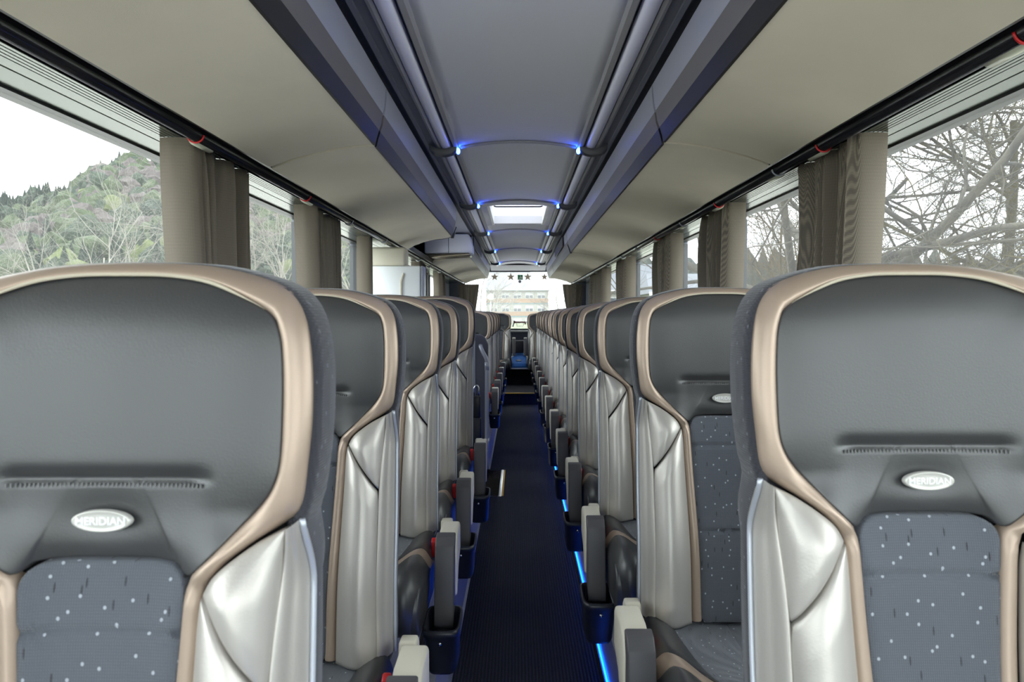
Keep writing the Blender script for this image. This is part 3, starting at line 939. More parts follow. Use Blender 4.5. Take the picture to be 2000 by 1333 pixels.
# ------------------------------------------------------------------ ceiling
HY0, HY1 = 5.42, 6.55          # skylight hatch
def arch(x, w=.282, z0=.800, h=.028): return z0 + h * (1 - (x / w) ** 2)
def ceil_part(y0, y1, x0=-.282, x1=.282, n=16):
    mb = MB()
    V = []
    for y in (y0, y1):
        for k in range(n + 1):
            x = x0 + (x1 - x0) * k / n
            V.append((x, y, CZ + arch(x)))
        for k in range(n, -1, -1):
            x = x0 + (x1 - x0) * k / n
            V.append((x, y, CZ + arch(x) + .02))
    m2 = 2 * (n + 1)
    Fc = [(i, (i + 1) % m2, (i + 1) % m2 + m2, i + m2) for i in range(m2)] + [tuple(range(m2)), tuple(range(m2, 2 * m2))]
    return V, Fc
mb = MB()
mb.add(*ceil_part(YF, HY0)); mb.add(*ceil_part(HY1, YR))
mb.add(*ceil_part(HY0, HY1, -.282, -.235, 4)); mb.add(*ceil_part(HY0, HY1, .235, .282, 4))
o = struct(mb.build('ceiling', M['ceiling'], smooth=False))
o.data.polygons.foreach_set('use_smooth', [len(p.vertices) == 4 and abs(p.normal.z) > .8 for p in o.data.polygons])
mb = MB()
ext = [(XL - .08, -.235), (.235, XR + .08)]
mb.box(XL - .08, XR + .08, YF, HY0, CZ + .88, CZ + .95); mb.box(XL - .08, XR + .08, HY1, YR + .1, CZ + .88, CZ + .95)
for a, b in ext: mb.box(a, b, HY0, HY1, CZ + .88, CZ + .95)
struct(mb.build('ceiling_outer_roof', M['rack_face']))
# hatch
hm, hn, hb = nodes_of('translucent_hatch')
hn.nodes.remove(hb)
tl = hn.nodes.new('ShaderNodeBsdfTranslucent'); tl.inputs[0].default_value = (.85, .86, .92, 1)
dfz = hn.nodes.new('ShaderNodeBsdfDiffuse'); dfz.inputs[0].default_value = (.8, .8, .82, 1)
mxs = hn.nodes.new('ShaderNodeMixShader'); mxs.inputs[0].default_value = .35
hn.links.new(tl.outputs[0], mxs.inputs[1]); hn.links.new(dfz.outputs[0], mxs.inputs[2])
hn.links.new(mxs.outputs[0], hn.nodes['Material Output'].inputs[0])
t = empty('roof_hatch', (0, HY0, CZ + .84), 'white daylit roof hatch in the middle of the ceiling', 'hatch')
mb = MB(); mb.box(-.235, .235, .01, HY1 - HY0 - .01, .050, .054); mb.build('hatch_cover', hm, t)
mb = MB()
Lh = HY1 - HY0
mb.box(-.236, -.215, .0, Lh, -.03, .05); mb.box(.215, .236, .0, Lh, -.03, .05); mb.box(-.215, .215, 0, .02, -.018, .05); mb.box(-.215, .215, Lh - .02, Lh, -.018, .05)
mb.build('hatch_frame', M['white'], t)
mb = MB(); mb.tube([(-.19, .32, .02), (-.185, .24, .006), (-.17, .22, .0), (.17, .22, .0), (.185, .24, .006), (.19, .32, .02)], .006, 8)
mb.box(-.19, .19, .24, .30, .03, .034)
mb.build('handle', M['groove'], t, smooth=True)
# side ceiling: trim, lens, channels on both sides
for nm, sx in (('left', -1), ('right', 1)):
    tr = [(.280, .801), (.290, .793), (.306, .792), (.311, .800), (.311, .82), (.280, .82)]
    o = sweep('ceiling_trim', tr, YF, YR - .02, M['ceiling_trim'], sx); tag(o, 'grey trim rail along the %s edge of the ceiling cloth' % nm, 'trim')
    gr = [(.311, .812), (.3215, .812), (.3215, .83), (.311, .83)]
    o = sweep('ceiling_gap', gr, YF, YR - .02, M['groove'], sx); tag(o, 'dark gap beside the %s ceiling light lens' % nm, 'gap strip')
    n = 14
    le = [(.346 - .0245 * math.cos(PI * k / n), .806 - .020 * math.sin(PI * k / n)) for k in range(n + 1)] + [(.3705, .83), (.3215, .83)]
    o = sweep('light_lens', le, YF, YR - .02, M['lens'], sx)
    o.data.polygons.foreach_set('use_smooth', [len(p.vertices) == 4 for p in o.data.polygons])
    o.data.set_sharp_from_angle(angle=math.radians(40))
    tag(o, 'long rounded light lens on the %s side of the ceiling' % nm, 'ceiling light')
    ch = [(.3705, .797), (.381, .793), (.391, .797), (.391, .83), (.3705, .83)]
    o = sweep('ceiling_rail', ch, YF, YR - .02, M['ceiling_trim'], sx); tag(o, 'warm grey rail between lens and dark channel on the %s' % nm, 'trim')
    c2 = [(.391, .806), (.425, .806), (.425, .797), (.440, .797), (.440, .83), (.391, .83)]
    o = sweep('ceiling_ridge', c2, YF, YR - .02, M['channel_mid'], sx); tag(o, 'stepped grey ridge beside the %s ceiling channel' % nm, 'trim')
    c2 = [(.440, .812), (.475, .812), (.475, .83), (.440, .83)]
    o = sweep('ceiling_channel', c2, YF, YR - .02, M['groove'], sx); tag(o, 'dark channel in the ceiling beside the %s luggage racks' % nm, 'channel')
    # filler between channel and wall above the racks
    xw = -XL if sx < 0 else XR
    c3 = [(.475, .802), (xw + .02, .802), (xw + .02, .87), (.47, .87)]
    o = struct(sweep('ceiling_side_' + nm, c3, YF, YR, M['rack_face'], sx))
    # air grilles on the rack faces
    t = empty('air_grille', (sx * .452, 7.3, CZ + .74), 'dark slotted air grille beside the far %s ceiling lens' % nm, 'grille')
    mb = MB(); mb.box(-.003, .003, 0, 1.5, -.05, .05); mb.build('grille_plate', M['black_plastic'], t)
    mb = MB()
    for k in range(38): mb.box(-.006, .006, .02 + k * .039, .032 + k * .039, -.046, .046)
    mb.build('grille_slats', M['ceiling_trim'], t)

# cross bars with brackets and blue lights
def bracket_poly(z): return None
bars = [-.05, 1.70, 3.45, 5.20, 6.96, 8.95, 11.1]
for k, y in enumerate(bars):
    t = empty('ceiling_crossbar', (0, y, CZ + .79), 'arched ceiling crossbar with blue lights at both ends, %s from the camera' % ORD[max(0, k - 1)] if k else 'arched ceiling crossbar just above the camera',
              'crossbar', 'ceiling crossbars with blue lights')
    mb = MB()
    mb.tube([(x, 0, arch(x) - .79 - .005) for x in [-.275 + .55 * i / 20 for i in range(21)]], .008, 8)
    mb.build('arch_bar', M['ceiling_trim'], t, smooth=True)
    for sx in (-1, 1):
        mb = MB()
        pts = [(sx * (.292 + .13 * i / 10), 0, -.004 - .022 * math.sin(PI * i / 10) ** .6 if i < 10 else .0) for i in range(11)]
        V = []; Fc = []
        for (x, yy, z) in pts:
            for dy, dz in ((-.024, 0.0), (-.02, -.010), (0, -.016), (.02, -.010), (.024, 0.0), (.024, .02), (-.024, .02)):
                V.append((x, dy, z + dz))
        for i in range(10):
            for j in range(7): Fc.append((i * 7 + j, i * 7 + (j + 1) % 7, (i + 1) * 7 + (j + 1) % 7, (i + 1) * 7 + j))
        Fc += [tuple(range(7)), tuple(range(70, 77))]
        b = mb.add(V, Fc).build('bracket', M['bracket'], t, smooth=True)
        b.data.set_sharp_from_angle(angle=math.radians(50))
        # light lens at the tip
        V = []; Fc = []
        for i in range(7):
            a = PI * i / 6
            for j in range(10):
                q = 2 * PI * j / 10
                V.append((sx * (.287 - .010 * math.cos(a)), .025 * math.sin(a) * math.cos(q), -.012 + .015 * math.sin(a) * math.sin(q)))
        for i in range(6):
            for j in range(10): Fc.append((i * 10 + j, i * 10 + (j + 1) % 10, (i + 1) * 10 + (j + 1) % 10, (i + 1) * 10 + j))
        mk('blue_light', V, Fc, M['blue_led'], t)

# ------------------------------------------------------------------ rear end
mb = MB()
RZ0, RZ1 = CZ - .27, CZ + .74
rx0, rx1 = -.93, .93
mb.box(XL - .07, XR + .07, YR, YR + .08, -.1, RZ0); mb.box(XL - .07, XR + .07, YR, YR + .08, RZ1, CZ + .95)
mb.box(XL - .07, rx0, YR, YR + .08, RZ0, RZ1); mb.box(rx1, XR + .07, YR, YR + .08, RZ0, RZ1)
struct(mb.build('wall_rear', M['wall_grey']))
w = empty('window_30', (0, YR + .03, RZ0)); w['kind'] = 'structure'
H = RZ1 - RZ0
mb = MB(); g = .025
mb.box(rx0, rx1, -.02, .02, 0, g); mb.box(rx0, rx1, -.02, .02, H - g, H); mb.box(rx0, rx0 + g, -.02, .02, g, H - g); mb.box(rx1 - g, rx1, -.02, .02, g, H - g)
mb.build('window_frame', M['frame'], w)
mb = MB(); mb.box(rx0 + g, rx1 - g, -.003, .003, g, H - g); mb.build('window_pane', M['rear_glass'], w)
o = rbox('window_sill', -.95, .95, YR - .05, YR - .003, RZ0 - .035, RZ0 - .005, M['white'], None, .004); tag(o, 'white sill under the rear window', 'sill')
# ceiling drop over the rear window
struct(prism('trim_1', [(YR - .45, CZ + .80), (YR - .02, CZ + .735), (YR - .02, CZ + .80)], -.46, .46, 'x', M['ceiling'], None, bevel=0))
# stickers
def star_poly(r, r2=.42):
    return [((r if i % 2 == 0 else r * r2) * math.sin(PI * i / 5), (r if i % 2 == 0 else r * r2) * math.cos(PI * i / 5)) for i in range(10)]
for k, x in enumerate((-.40, -.125, .162, .447)):
    o = prism('star_sticker', star_poly(.068), -.0012, .0012, 'y', M['star'], None, bevel=0, smooth=False)
    o.location = (x, YR + .0235, CZ + .632)
    tag(o, 'brown star sticker on the rear window, %s' % ['leftmost of the four', 'left of the green square sticker', 'right of the green square sticker', 'rightmost of the four'][k], 'sticker', 'star stickers on the rear window')
t = empty('exit_sticker', (.035, YR + .022, CZ + .625), 'square green emergency exit sticker between the two middle stars', 'sticker')
mb = MB(); mb.box(-.043, .043, -.001, .002, -.042, .042); mb.build('sticker_sheet', M['green'], t)
mb = MB(); mb.box(-.006, .006, -.002, -.001, .015, .032); mb.add([(-.02, -.002, -.012), (.0, -.002, .012), (.012, -.002, .006), (-.008, -.002, -.018)], [(0, 1, 2, 3)])
mb.box(-.03, .03, -.002, -.001, -.032, -.026); mb.box(.010, .026, -.002, -.001, -.02, .012)
mb.build('pictogram', M['white'], t)
t = empty('round_sticker', (.028, YR + .022, CZ + .555), 'small round navy sticker with white mark below the green one', 'sticker')
mb = MB(); mb.tube([(0, 0, 0), (0, .002, 0)], .024, 24); mb.build('sticker_sheet', M['navy'], t)
mb = MB(); mb.box(-.012, -.005, -.001, 0, -.01, .01); mb.box(.005, .012, -.001, 0, -.01, .01); mb.box(-.02, .02, -.001, 0, -.003, .003); mb.build('mark', M['white'], t)
# hammer in its holder
t = empty('emergency_hammer', (.025, YR - .002, CZ - .155), 'red emergency hammer mounted across the rear window', 'hammer')
mb = MB(); mb.box(-.105, .105, -.014, .012, .008, .03); mb.box(-.105, -.075, -.016, .014, .0, .042); mb.box(.085, .105, -.012, .01, -.02, .02)
mb.build('handle', mat('hammer_red', (120, 24, 22), .4), t)
mb = MB(); mb.tube([(-.05, -.006, .01), (-.045, -.006, -.05), (.06, -.006, -.05), (.07, -.006, .01)], .005, 8); mb.build('wire_guard', M['white'], t, smooth=True)
mb = MB(); mb.tube([(-.10, -.004, .0), (-.115, -.004, -.06)], .012, 10); mb.build('hammer_head', M['rail'], t, smooth=True)
# blue middle place of the rear bench
t = empty('middle_seat', (.018, RY, .42), 'blue cushion and black backrest in the middle of the rear bench', 'seat')
prism('cushion', [(-.44, .012), (-.455, .06), (-.43, .10), (-.2, .15), (.03, .235), (.06, .235), (.05, .012)], -.118, .118, 'x', M['blue_seat'], t, bevel=.012)
prism('backrest', [(.06, .0), (.06, .42), (.10, .44), (.15, .42), (.15, .0)], -.13, .13, 'x', mat('dark_backrest', (36, 36, 44), .8), t, bevel=.01)
prism('belt_buckle', [(-.33, .125), (-.33, .135), (-.28, .147), (-.28, .137)], -.05, .03, 'x', M['black_plastic'], t, bevel=.002)
rbox('front_lip', -.12, .12, -.475, -.457, .01, .03, M['rail'], t, .003)

# ------------------------------------------------------------------ partition, grab rail, cabinets on the left
t = empty('grab_rail_partition', (-.615, 5.70, .14), 'dark grey partition with a pale grab rail behind the stairwell', 'partition')
prism('partition_panel', [(-.44, 0), (.37, 0), (.378, .90), (.355, .955), (.32, .975), (.28, .98), (-.44, .98)], -.03, .03, 'y', M['partition'], t, bevel=.008)
mb = MB(); mb.box(-.44, -.0, -.034, -.03, .2, .98); mb.box(.262, .275, -.04, -.031, .0, .93); mb.build('edge_strip', M['rail'], t)
mb = MB()
mb.tube([(.318, -.02, .895), (.318, -.05, .885), (.335, -.06, .845), (.362, -.06, .795), (.368, -.06, .77), (.368, -.06, .10), (.368, -.06, .02)], [.016] * 7, 14)
mb.build('grab_rail', M['rail'], t, smooth=True)
mb = MB(); mb.tube([(.368, -.06, .76), (.368, -.06, .70)], .0185, 14); mb.tube([(.368, -.06, .16), (.368, -.06, .06)], .0185, 14); mb.build('rail_sleeve', M['rail'], t, smooth=True)
t = empty('door_emergency_box', (-.305, 5.25, CZ - .76), 'black box with a chrome loop handle beside the fifth left seat', 'box')
rbox('box_body', -.028, .028, -.03, .03, .0, .16, M['black_plastic'], t, .006)
rbox('box_foot', -.035, .035, -.04, .04, -.38, .0, M['bin'], t, .01)
mb = MB(); mb.tube([(-.02, 0, .15), (-.02, 0, .215), (-.008, 0, .235), (.008, 0, .235), (.016, 0, .215), (.016, 0, .15)], .006, 10); mb.build('loop_handle', M['chrome'], t, smooth=True)
t = empty('toilet_cabin', (-.925, 5.2, .14), 'white cabin wall with cream upper panel at the left windows', 'cabinet')
rbox('cabin_body', -.215, .215, .0, .16, .0, 1.49, M['white_panel'], t, .01)
rbox('cream_panel', -.225, .11, -.012, .15, 1.492, 1.625, M['cream'], t, .02)
prism('door_slot', [(-.008 + .08, 1.02), (.006 + .08, 1.02), (.006 + .08, 1.37), (.022 + .08, 1.43), (.014 + .08, 1.44), (-.008 + .08, 1.38)], -.014, .0, 'y', M['rack_under'], t, bevel=.003)
rbox('edge_post', .217, .236, .01, .15, .0, 1.49, M['rail'], t, .005)
t = prism('stair_cover', [(-.36, 0), (.22, 0), (.22, 1.16), (.19, 1.22), (.13, 1.252), (-.22, 1.252), (-.36, 1.23)], -.09, .09, 'y', M['cream'], None, bevel=.03, seg=3)
t.location = (-.66, 4.55, .14); tag(t, 'cream moulded cover rising just behind the fifth left seat', 'cover')

# ------------------------------------------------------------------ curtains
def curtain(sx, x0, y0, y1, label, grp, seed, ztop=CZ + .5190, zbot=.82, near_shift=.10, far_shift=-.04, nu=220, amp=.030, axis='y', wrap=True):
    rnd = random.Random(seed)
    ph = [rnd.random() * 6.28 for _ in range(8)]
    nf = 4.6 if y1 - y0 > .45 else 3.0
    nv = 46
    V = []; Fc = []
    uw = .16 if wrap else 0.0
    for j in range(nv + 1):
        v = j / nv
        z = ztop + (zbot - ztop) * v
        ys = y0 + near_shift * v ** 1.3
        ye = y1 + far_shift * v + .025 * math.sin(v * 6 + ph[4])
        gather = math.exp(-v * 12)
        for i in range(nu + 1):
            u = i / nu
            if u < uw:
                q = u / uw
                x = x0 + .055 - .105 * q - .012 * math.sin(PI * q) * (1 - v * .5) - .006 * math.sin(q * 9 + ph[0]) * (gather + .3)
                y = ys + .022 * q * q - .010 * math.sin(PI * q)
            else:
                q = (u - uw) / (1 - uw)
                y = ys + .022 + q * (ye - ys - .022) + .012 * math.sin(q * 31 + ph[0] + v * 2) * (1 - q)
                th = 2 * PI * nf * (q + .05 * math.sin(q * 7 + ph[1])) + ph[2] * 0 + 1.3 * v * math.sin(5 * q + ph[3])
                w = math.sin(th) + .45 * math.sin(2 * th + ph[5] + 1.5 * v) + .22 * math.sin(3.4 * th + ph[6] - v)
                w += gather * .35 * math.sin(q * 140 + ph[7])
                am = amp * (1 - .25 * v) * (1 - .45 * gather)
                x = x0 - .05 + .045 * ss(0, .2, q) + am * w * ss(0, .05, q)
            V.append((sx * x, y, z) if axis == 'y' else (sx * y, x, z))
    k = nu + 1
    for j in range(nv):
        for i in range(nu): Fc.append((j * k + i, j * k + i + 1, (j + 1) * k + i + 1, (j + 1) * k + i))
    o = mk('curtain', V, Fc, M['curtain'], None)
    return tag(o, label, 'curtain', grp)
gl, gr_ = 'drawn back curtains at the left windows', 'drawn back curtains at the right windows'
curtain(-1, 1.005, 2.12, 2.67, 'taupe curtain gathered at the left window post nearest the camera', gl, 1)
curtain(-1, 1.005, 3.40, 4.00, 'taupe curtain gathered at the second left window post', gl, 2)
curtain(-1, 1.03, 4.80, 4.93, 'narrow taupe curtain edge beside the white cabin wall', gl, 3, near_shift=.02, far_shift=0, amp=.02)
curtain(-1, 1.01, 7.1, 7.6, 'taupe curtain at the left window just beyond the white cabin', gl, 4)
curtain(-1, 1.01, 9.0, 9.7, 'taupe curtain at the last left window post', gl, 5)
curtain(1, 1.005, 2.08, 2.63, 'taupe curtain gathered at the right window post nearest the camera', gr_, 11)
curtain(1, 1.005, 3.36, 3.92, 'taupe curtain gathered at the second right window post', gr_, 12)
curtain(1, 1.005, 4.60, 5.23, 'taupe curtain gathered at the third right window post', gr_, 13)
curtain(1, 1.005, 6.45, 7.18, 'taupe curtain gathered at the fourth right window post', gr_, 14)
curtain(1, 1.005, 8.2, 9.8, 'taupe curtain gathered at the fifth right window post', gr_, 15)
curtain(-1, 12.05, .62, .98, 'taupe curtain in the left corner of the rear window', 'rear window curtains', 21, ztop=CZ + .50, near_shift=.16, far_shift=0, axis='x', amp=.02, wrap=False)
curtain(1, 12.05, .72, 1.06, 'taupe curtain in the right corner of the rear window', 'rear window curtains', 22, ztop=CZ + .50, near_shift=.16, far_shift=0, axis='x', amp=.02, wrap=False)

# ------------------------------------------------------------------ front end behind the camera
mb = MB()
mb.box(XL - .07, XR + .07, YF - .08, YF, -.1, .42); mb.box(XL - .07, XR + .07, YF - .08, YF, CZ + .84, CZ + .95)
mb.box(XL - .07, XL + .05, YF - .08, YF, .42, CZ + .84); mb.box(XR - .05, XR + .07, YF - .08, YF, .42, CZ + .84)
struct(mb.build('wall_front', M['wall_grey']))
mb = MB(); mb.box(XL + .05, XR - .05, YF - .045, YF - .039, .42, CZ + .84)
w = struct(mb.build('window_40', M['glass']))

# ------------------------------------------------------------------ outside
GZ = -1.35
grass = mat('grass', (76, 86, 46), .95, rgb2=(98, 104, 62), vscale=.6, var=.1)
bounce_m = mat('pale_light_bounce', (190, 186, 178), .95, var=.06, vscale=1.5)
mb = MB()
N = 40
V = []; Fc = []
for i in range(N + 1):
    for j in range(N + 1):
        x = -320 + 640 * i / N; y = -120 + 640 * j / N
        z = GZ + .004 * max(0, y - 40) * (1 if y < 250 else 1)
        V.append((x, y, z))
for i in range(N):
    for j in range(N): Fc.append((i * (N + 1) + j, (i + 1) * (N + 1) + j, (i + 1) * (N + 1) + j + 1, i * (N + 1) + j + 1))
o = mk('ground', V, Fc, grass); o['kind'] = 'structure'
o = MB().box(-16, 14, -25, 32, GZ - .05, GZ + .02).build('ground_light_bounce', bounce_m); o['kind'] = 'structure'  # unseen pale ground slab, added to bounce daylight up onto the rack undersides

def interp(tab, x):
    if x <= tab[0][0]: return tab[0][1]
    for (a, b), (c, d) in zip(tab, tab[1:]):
        if x <= c: return b + (d - b) * (x - a) / (c - a)
    return tab[-1][1]
# hill: bearing (degrees left of the bus axis) -> tangent of the skyline
SKY = [(6, .0), (8, .04), (11, .10), (14, .125), (19, .150), (24, .175), (27, .183), (29.5, .175), (32, .152), (35, .122), (38, .09), (45, .05), (60, .03), (80, .02)]
def hill_h(az, r):
    t = interp(SKY, az)
    top = (t * 170) + 2.4
    k = ss(55, 170, r)
    wob = 1.6 * math.sin(az * .9 + r * .05) + 1.2 * math.sin(az * 2.3 - r * .09)
    return GZ + max(0, k * (top - 5) + wob * k * .8 + .06 * max(0, r - 30) * (1 - k))
V = []; Fc = []
NA, NR = 90, 50
for i in range(NA + 1):
    az = 7 + 75 * i / NA
    for j in range(NR + 1):
        r = 40 + 170 * j / NR
        a = math.radians(az)
        V.append((-r * math.sin(a), r * math.cos(a), hill_h(az, r)))
for i in range(NA):
    for j in range(NR): Fc.append((i * (NR + 1) + j, (i + 1) * (NR + 1) + j, (i + 1) * (NR + 1) + j + 1, i * (NR + 1) + j + 1))
hmat = mat('hillside_scrub', (78, 72, 62), .95, rgb2=(68, 78, 44), vscale=.05, var=.12)
o = mk('hillside', V, Fc, hmat); o['kind'] = 'structure'

# forest canopy on the hill, nobody could count it
def ico(r=1):
    bm = bmesh.new(); bmesh.ops.create_icosphere(bm, subdivisions=2, radius=r)
    V = [v.co.copy() for v in bm.verts]; Fc = [tuple(v.index for v in f.verts) for f in bm.faces]; bm.free()
    return V, Fc
IV, IF = ico()
fm = [mat('conifer_green', (25, 38, 28), .95, var=.25, vscale=1.2), mat('spring_green', (58, 68, 44), .95, var=.2, vscale=1.2),
      mat('bare_mauve_wood', (76, 68, 66), .95, var=.2, vscale=1.2), mat('yellow_green', (80, 88, 48), .95, var=.2, vscale=1.2),
      mat('mid_green', (38, 51, 36), .95, var=.2, vscale=1.2)]
mb = MB()
rnd = random.Random(5)
for k in range(8500):
    az = rnd.uniform(8.5, 70)
    r = 62 + 118 * rnd.random() ** .75
    a = math.radians(az)
    x, y = -r * math.sin(a), r * math.cos(a)
    cl = math.sin(x * .11 + 1.3) + math.sin(y * .09 + x * .05) + math.sin(x * .03 - y * .06 + 2) + rnd.gauss(0, .7)
    if r > 80 and cl > 1.6 and rnd.random() < .6: continue
    z = hill_h(az, r)
    if cl < -.5: mi = 0 if rnd.random() < .6 else 4
    elif cl < .5: mi = 4 if rnd.random() < .6 else 1
    elif cl < 1.2: mi = rnd.choice((1, 4, 2))
    else: mi = 2 if rnd.random() < .93 else 3
    if r < 85 and rnd.random() < .08: mi = 3
    s = rnd.uniform(.42, .95)
    if mi == 0:
        n = 7; V = []; h = 6.0 * s; w = 1.3 * s
        for L in range(4):
            z0 = h * (.12 + .2 * L); ww = w * (1 - L * .21)
            for j in range(n):
                q = 2 * PI * j / n + L
                V.append((x + ww * math.cos(q) * rnd.uniform(.8, 1.15), y + ww * math.sin(q) * rnd.uniform(.8, 1.15), z + z0))
            V.append((x, y, z + z0 + h * .32))
        Fc = []
        for L in range(4):
            b = L * (n + 1)
            for j in range(n): Fc.append((b + j, b + (j + 1) % n, b + n))
        mb.add(V, Fc, mi)
    else:
        w = 1.9 * s; h = 2.3 * s
        V = [(x + v.x * w * rnd.uniform(.72, 1.25), y + v.y * w * rnd.uniform(.72, 1.25), z + h * 1.1 + v.z * h * rnd.uniform(.75, 1.2)) for v in IV]
        mb.add(V, IF, mi)
o = mb.build('forest_canopy', fm, None, smooth=False, recalc=False)
tag(o, 'mixed green and bare grey woodland covering the hillside beyond the left windows', 'forest', kind='stuff')

# bare trees
def bark(name, rgb, rgb2, sc, pos=.5):
    return mat(name, rgb, .9, rgb2=rgb2, vscale=sc, var=.15)
bk_grey = bark('grey_bark', (62, 58, 54), (84, 80, 70), 3)
bk_lichen = bark('lichen_bark', (62, 57, 52), (92, 84, 46), 1.6)
bk_pale = bark('pale_birch_bark', (124, 119, 110), (140, 135, 126), 2)
bk_brown = bark('brown_twigs', (74, 64, 50), (96, 84, 62), 2)
def tree(name, x, y, h, label, m, seed, levels=5, spread=.9, r0=.16, group=None, lean=(0, 0), dens=1.0, zb=GZ, droop=0.0, low=.3, cat='tree'):
    rnd = random.Random(seed)
    mb = MB()
    def grow(p, d, L, r, lev):
        n = 5 if lev < 2 else (4 if lev < 4 else 3)
        if lev and p.x + x < 3.2 and p.y + y < 14: return
        if lev and x < 0 and p.x + x > -3.2 and p.y + y < 14: return
        pts = [p]; rr = [r]
        q = p.copy(); dd = d.copy()
        for k in range(n):
            dd = (dd + Vector((rnd.gauss(0, 1), rnd.gauss(0, 1), rnd.gauss(0, 1))) * (.10 + .05 * lev) + Vector((0, 0, .05 - droop * lev * .1))).normalized()
            q = q + dd * L / n
            pts.append(q.copy()); rr.append(r * (1 - .55 * (k + 1) / n))
        mb.tube(pts, rr, [8, 6, 5, 4, 3, 3, 3][min(lev, 6)], caps=False)
        if lev >= levels: return
        nb = int({0: 9, 1: 6, 2: 5, 3: 4, 4: 3, 5: 3}.get(lev, 3) * dens + .5)
        for k in range(nb):
            f = rnd.uniform(low if lev == 0 else .2, 1.0)
            idx = f * n; i0 = min(n - 1, int(idx)); pp = pts[i0].lerp(pts[i0 + 1], idx - i0)
            ax = (pts[i0 + 1] - pts[i0]).normalized()
            s = Vector((rnd.gauss(0, 1), rnd.gauss(0, 1), rnd.gauss(0, .6)))
            s = (s - ax * s.dot(ax)).normalized()
            nd = (ax * rnd.uniform(.35, .9) + s * spread).normalized()
            grow(pp, nd, L * rnd.uniform(.42, .68), max(.0026, rr[i0] * rnd.uniform(.40, .62)), lev + 1)
    grow(Vector((0, 0, 0)), Vector((lean[0], lean[1], 1)).normalized(), h, r0, 0)
    o = mb.build(name, m, None, smooth=True, recalc=False)
    o.location = (x, y, zb)
    return tag(o, label, cat, group)
tree('bare_tree', 9.9, 8.4, 8.5, 'large bare tree with spreading lichen-covered limbs outside the nearest right window', bk_lichen, 31, levels=5, spread=1.6, r0=.15, low=.18, dens=1.3)
tree('bare_tree', 5.15, 13.6, 8.5, 'leaning bare tree whose thick trunk shows in the second right window', bk_grey, 32, levels=5, spread=1.1, r0=.20, lean=(-.08, 0), low=.3, dens=1.2)
tree('bare_tree', 11.4, 16.5, 7.0, 'bare grey tree behind the large lichen-covered tree', bk_lichen, 33, levels=5, spread=1.2, r0=.15, dens=1.2)
tree('bare_tree', 15.5, 15.5, 7.0, 'bare tree farthest to the right outside the nearest right window', bk_grey, 34, levels=5, spread=1.2, r0=.18, dens=1.2)
for k, (x, y, h) in enumerate(((7.4, 20, 5.2), (8.8, 23, 5.0), (6.9, 17.2, 4.2), (10.6, 25, 5), (13, 22, 4.5), (16, 24, 5), (9.6, 20.5, 4.4), (19, 22, 5))):
    tree('bare_shrub', x, y, h, 'slender bare brown tree in the thicket outside the right windows', bk_brown, 50 + k, levels=4, spread=.6, r0=.06, dens=1.35, group='thicket outside the right windows', low=.1)
for k, (az, r, h) in enumerate(((36, 34, 4.2), (33, 38, 5.4), (31, 33, 5.0), (29.5, 36, 6.2), (28, 40, 6.4), (26.5, 34, 5.2), (25, 37, 5.5), (22.5, 36, 6.0), (20.5, 38, 6.4), (19, 34, 5.6), (17, 38, 6.0), (14.5, 36, 5.2), (12, 40, 5.5))):
    a = math.radians(az)
    tree('birch_tree', -r * math.sin(a), r * math.cos(a), h, 'pale bare tree at the foot of the wooded hillside', bk_pale, 80 + k, levels=4, spread=.45, r0=.06, dens=1.0, group='pale trees below the hillside', low=.1)
for k, (x, y, h) in enumerate(((-3.1, 62, 6), (-2.5, 52, 4.6), (3.4, 58, 4.6), (-2.9, 80, 5.5), (5.2, 70, 7))):
    tree('bare_tree', x, y, h, ['bare tree at the left edge of the rear window view', 'smaller bare tree left of the lamp post behind the bus', 'bare tree before the right end of the apartment block',
         'thin bare tree in front of the apartment block', 'bare tree at the right edge of the rear window view'][k], bk_pale if k % 2 else bk_brown, 120 + k, levels=4, spread=.6, r0=.07, dens=.9)

# apartment block seen through the rear window
roof_m = mat('grey_roof', (118, 118, 122), .8, var=.05, vscale=.3)
wall_m = mat('pale_render', (150, 147, 138), .9)
band_m = mat('orange_band', (150, 118, 88), .9)
teal_m = mat('teal_trim', (98, 124, 126), .8)
winf_m = mat('white_window_frame', (172, 172, 170), .6)
wing_m = mat('dark_window_glass', (52, 60, 70), .15)
def block(name, cx, cy, w, d, floors, fh, base, label, roofh, x_windows, right_hip=6, cat='building'):
    t = empty(name, (cx, cy, base), label, cat)
    H = floors * fh
    mb = MB(); mb.box(-w / 2, w / 2, 0, d, 0, H); mb.build('wall', wall_m, t)
    mb = MB()
    V = [(-w / 2 - .5, -.6, H), (w / 2 + .5, -.6, H), (w / 2 + .5, d + .6, H), (-w / 2 - .5, d + .6, H), (-w / 2 + 1, d / 2, H + roofh), (w / 2 - right_hip, d / 2, H + roofh)]
    mb.add(V, [(0, 1, 5, 4), (2, 3, 4, 5), (0, 4, 3), (1, 2, 5), (0, 3, 2, 1)]); mb.build('roof', roof_m, t)
    mb = MB(); mb.box(-w / 2 - .5, w / 2 + .5, -.75, -.6, H - .15, H + .12); mb.build('gutter', winf_m, t)
    for f in range(floors):
        z = f * fh
        mb = MB(); mb.box(-w / 2 + .0, w / 2 - .0, -.06, 0, z + .05, z + 1.0); mb.build('facade_band', band_m, t)
        mb = MB(); mb.box(-w / 2, w / 2, -.05, 0, z + fh - .28, z + fh - .02); mb.build('teal_band', teal_m, t)
        for x in x_windows:
            fr = MB().box(x - .95, x + .95, -.10, 0, z + 1.05, z + 2.45).build('window_unit', winf_m, t)
            g = MB()
            g.box(x - .82, x - .08, -.13, -.10, z + 1.15, z + 1.75); g.box(x + .08, x + .82, -.13, -.10, z + 1.15, z + 1.75)
            g.build('window_glass', wing_m, fr)
    return t
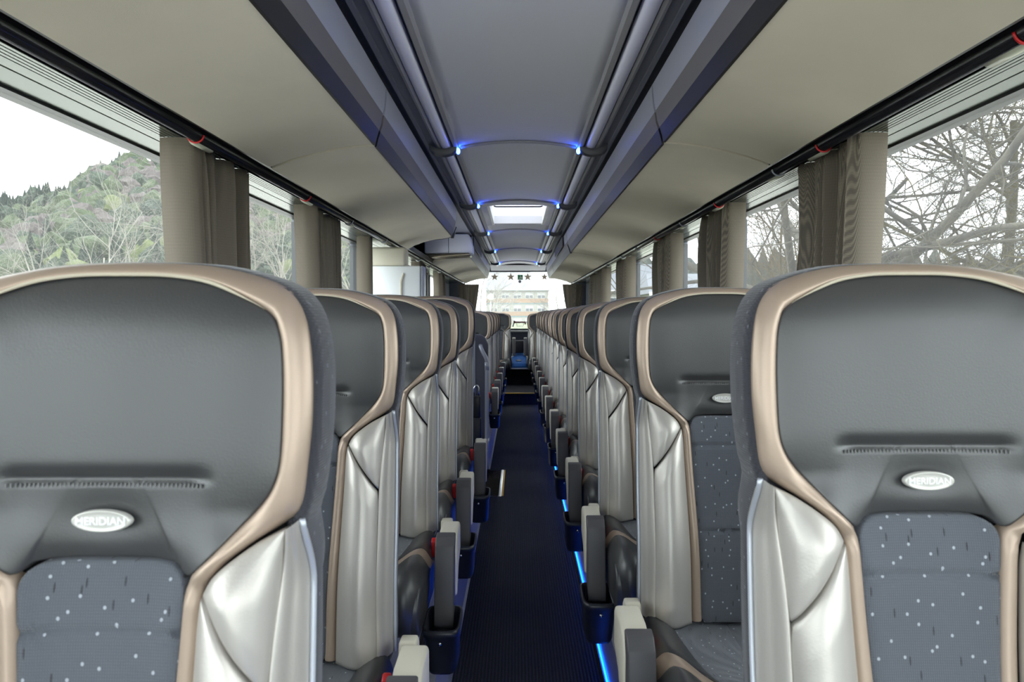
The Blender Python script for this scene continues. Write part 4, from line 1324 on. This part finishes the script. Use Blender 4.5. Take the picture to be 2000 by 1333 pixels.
block('apartment_block', -.2, 168, 14.6, 14, 3, 3.05, -2.2, 'three storey apartment block with orange bands behind the rear window', 6.0, [-5.6, -2.8, 0, 2.8, 5.6])
# lamp post
t = empty('street_lamp', (-2.3, 60, GZ), 'street lamp with a round white globe outside the rear window', 'street lamp')
mb = MB(); mb.tube([(0, 0, 0), (0, 0, 3.8)], .05, 8); mb.build('pole', mat('lamp_pole', (150, 150, 148), .5), t, smooth=True)
gv = [(v.x * .28, v.y * .28, 4.05 + v.z * .28) for v in IV]; mk('globe', gv, IF, mat('lamp_globe', (240, 240, 236), .3), t)
# houses seen through the right windows
dark_roof = mat('slate_roof', (84, 86, 92), .7, var=.06, vscale=.5)
def house(cx, cy, w, d, h, rh, rz, label):
    t = empty('house', (cx, cy, GZ), label, 'house'); t.rotation_euler.z = rz
    mb = MB(); mb.box(-w / 2, w / 2, -d / 2, d / 2, 0, h); mb.build('wall', wall_m, t)
    V = [(-w / 2 - .4, -d / 2 - .5, h), (w / 2 + .4, -d / 2 - .5, h), (w / 2 + .4, d / 2 + .5, h), (-w / 2 - .4, d / 2 + .5, h), (-w / 2 + .2, 0, h + rh), (w / 2 - 2.2, 0, h + rh)]
    MB().add(V, [(0, 1, 5, 4), (2, 3, 4, 5), (0, 4, 3), (1, 2, 5), (0, 3, 2, 1)]).build('roof', dark_roof, t)
    MB().box(-w / 2 - .4, w / 2 + .4, -d / 2 - .6, -d / 2 - .5, h - .15, h + .1).build('gutter', winf_m, t)
    for k in range(int(w // 2.6)):
        x = -w / 2 + 1.4 + k * 2.6
        fr = MB().box(x - .7, x + .7, -d / 2 - .05, -d / 2, h - 1.9, h - .5).build('window_unit', winf_m, t)
        MB().box(x - .6, x + .6, -d / 2 - .07, -d / 2 - .05, h - 1.8, h - .6).build('window_glass', wing_m, fr)
    return t
house(12.3, 52, 6.5, 8, 4.0, 1.55, 0, 'white house with slate hipped roof outside the third right window')
house(11.0, 66, 9.0, 8, 4.6, 2.6, 0, 'larger white house outside the fourth right window')
# wooded ridge far right
V = []; Fc = []
rnd = random.Random(9)
NA = 160
for i in range(NA + 1):
    az = 6 + 60 * i / NA; a = math.radians(az)
    for j, (r, hh) in enumerate(((110, 0), (125, 6), (140, 13))):
        V.append((r * math.sin(a), r * math.cos(a), GZ + hh * (1 - .35 * ss(22, 50, az)) + (rnd.uniform(-.5, .9) if j else 0) * (j + .5)))
for i in range(NA):
    for j in range(2): Fc.append((i * 3 + j, (i + 1) * 3 + j, (i + 1) * 3 + j + 1, i * 3 + j + 1))
o = mk('distant_ridge', V, Fc, mat('ridge_wood', (46, 50, 44), .95, var=.3, vscale=.25), None, smooth=False)
o['kind'] = 'structure'
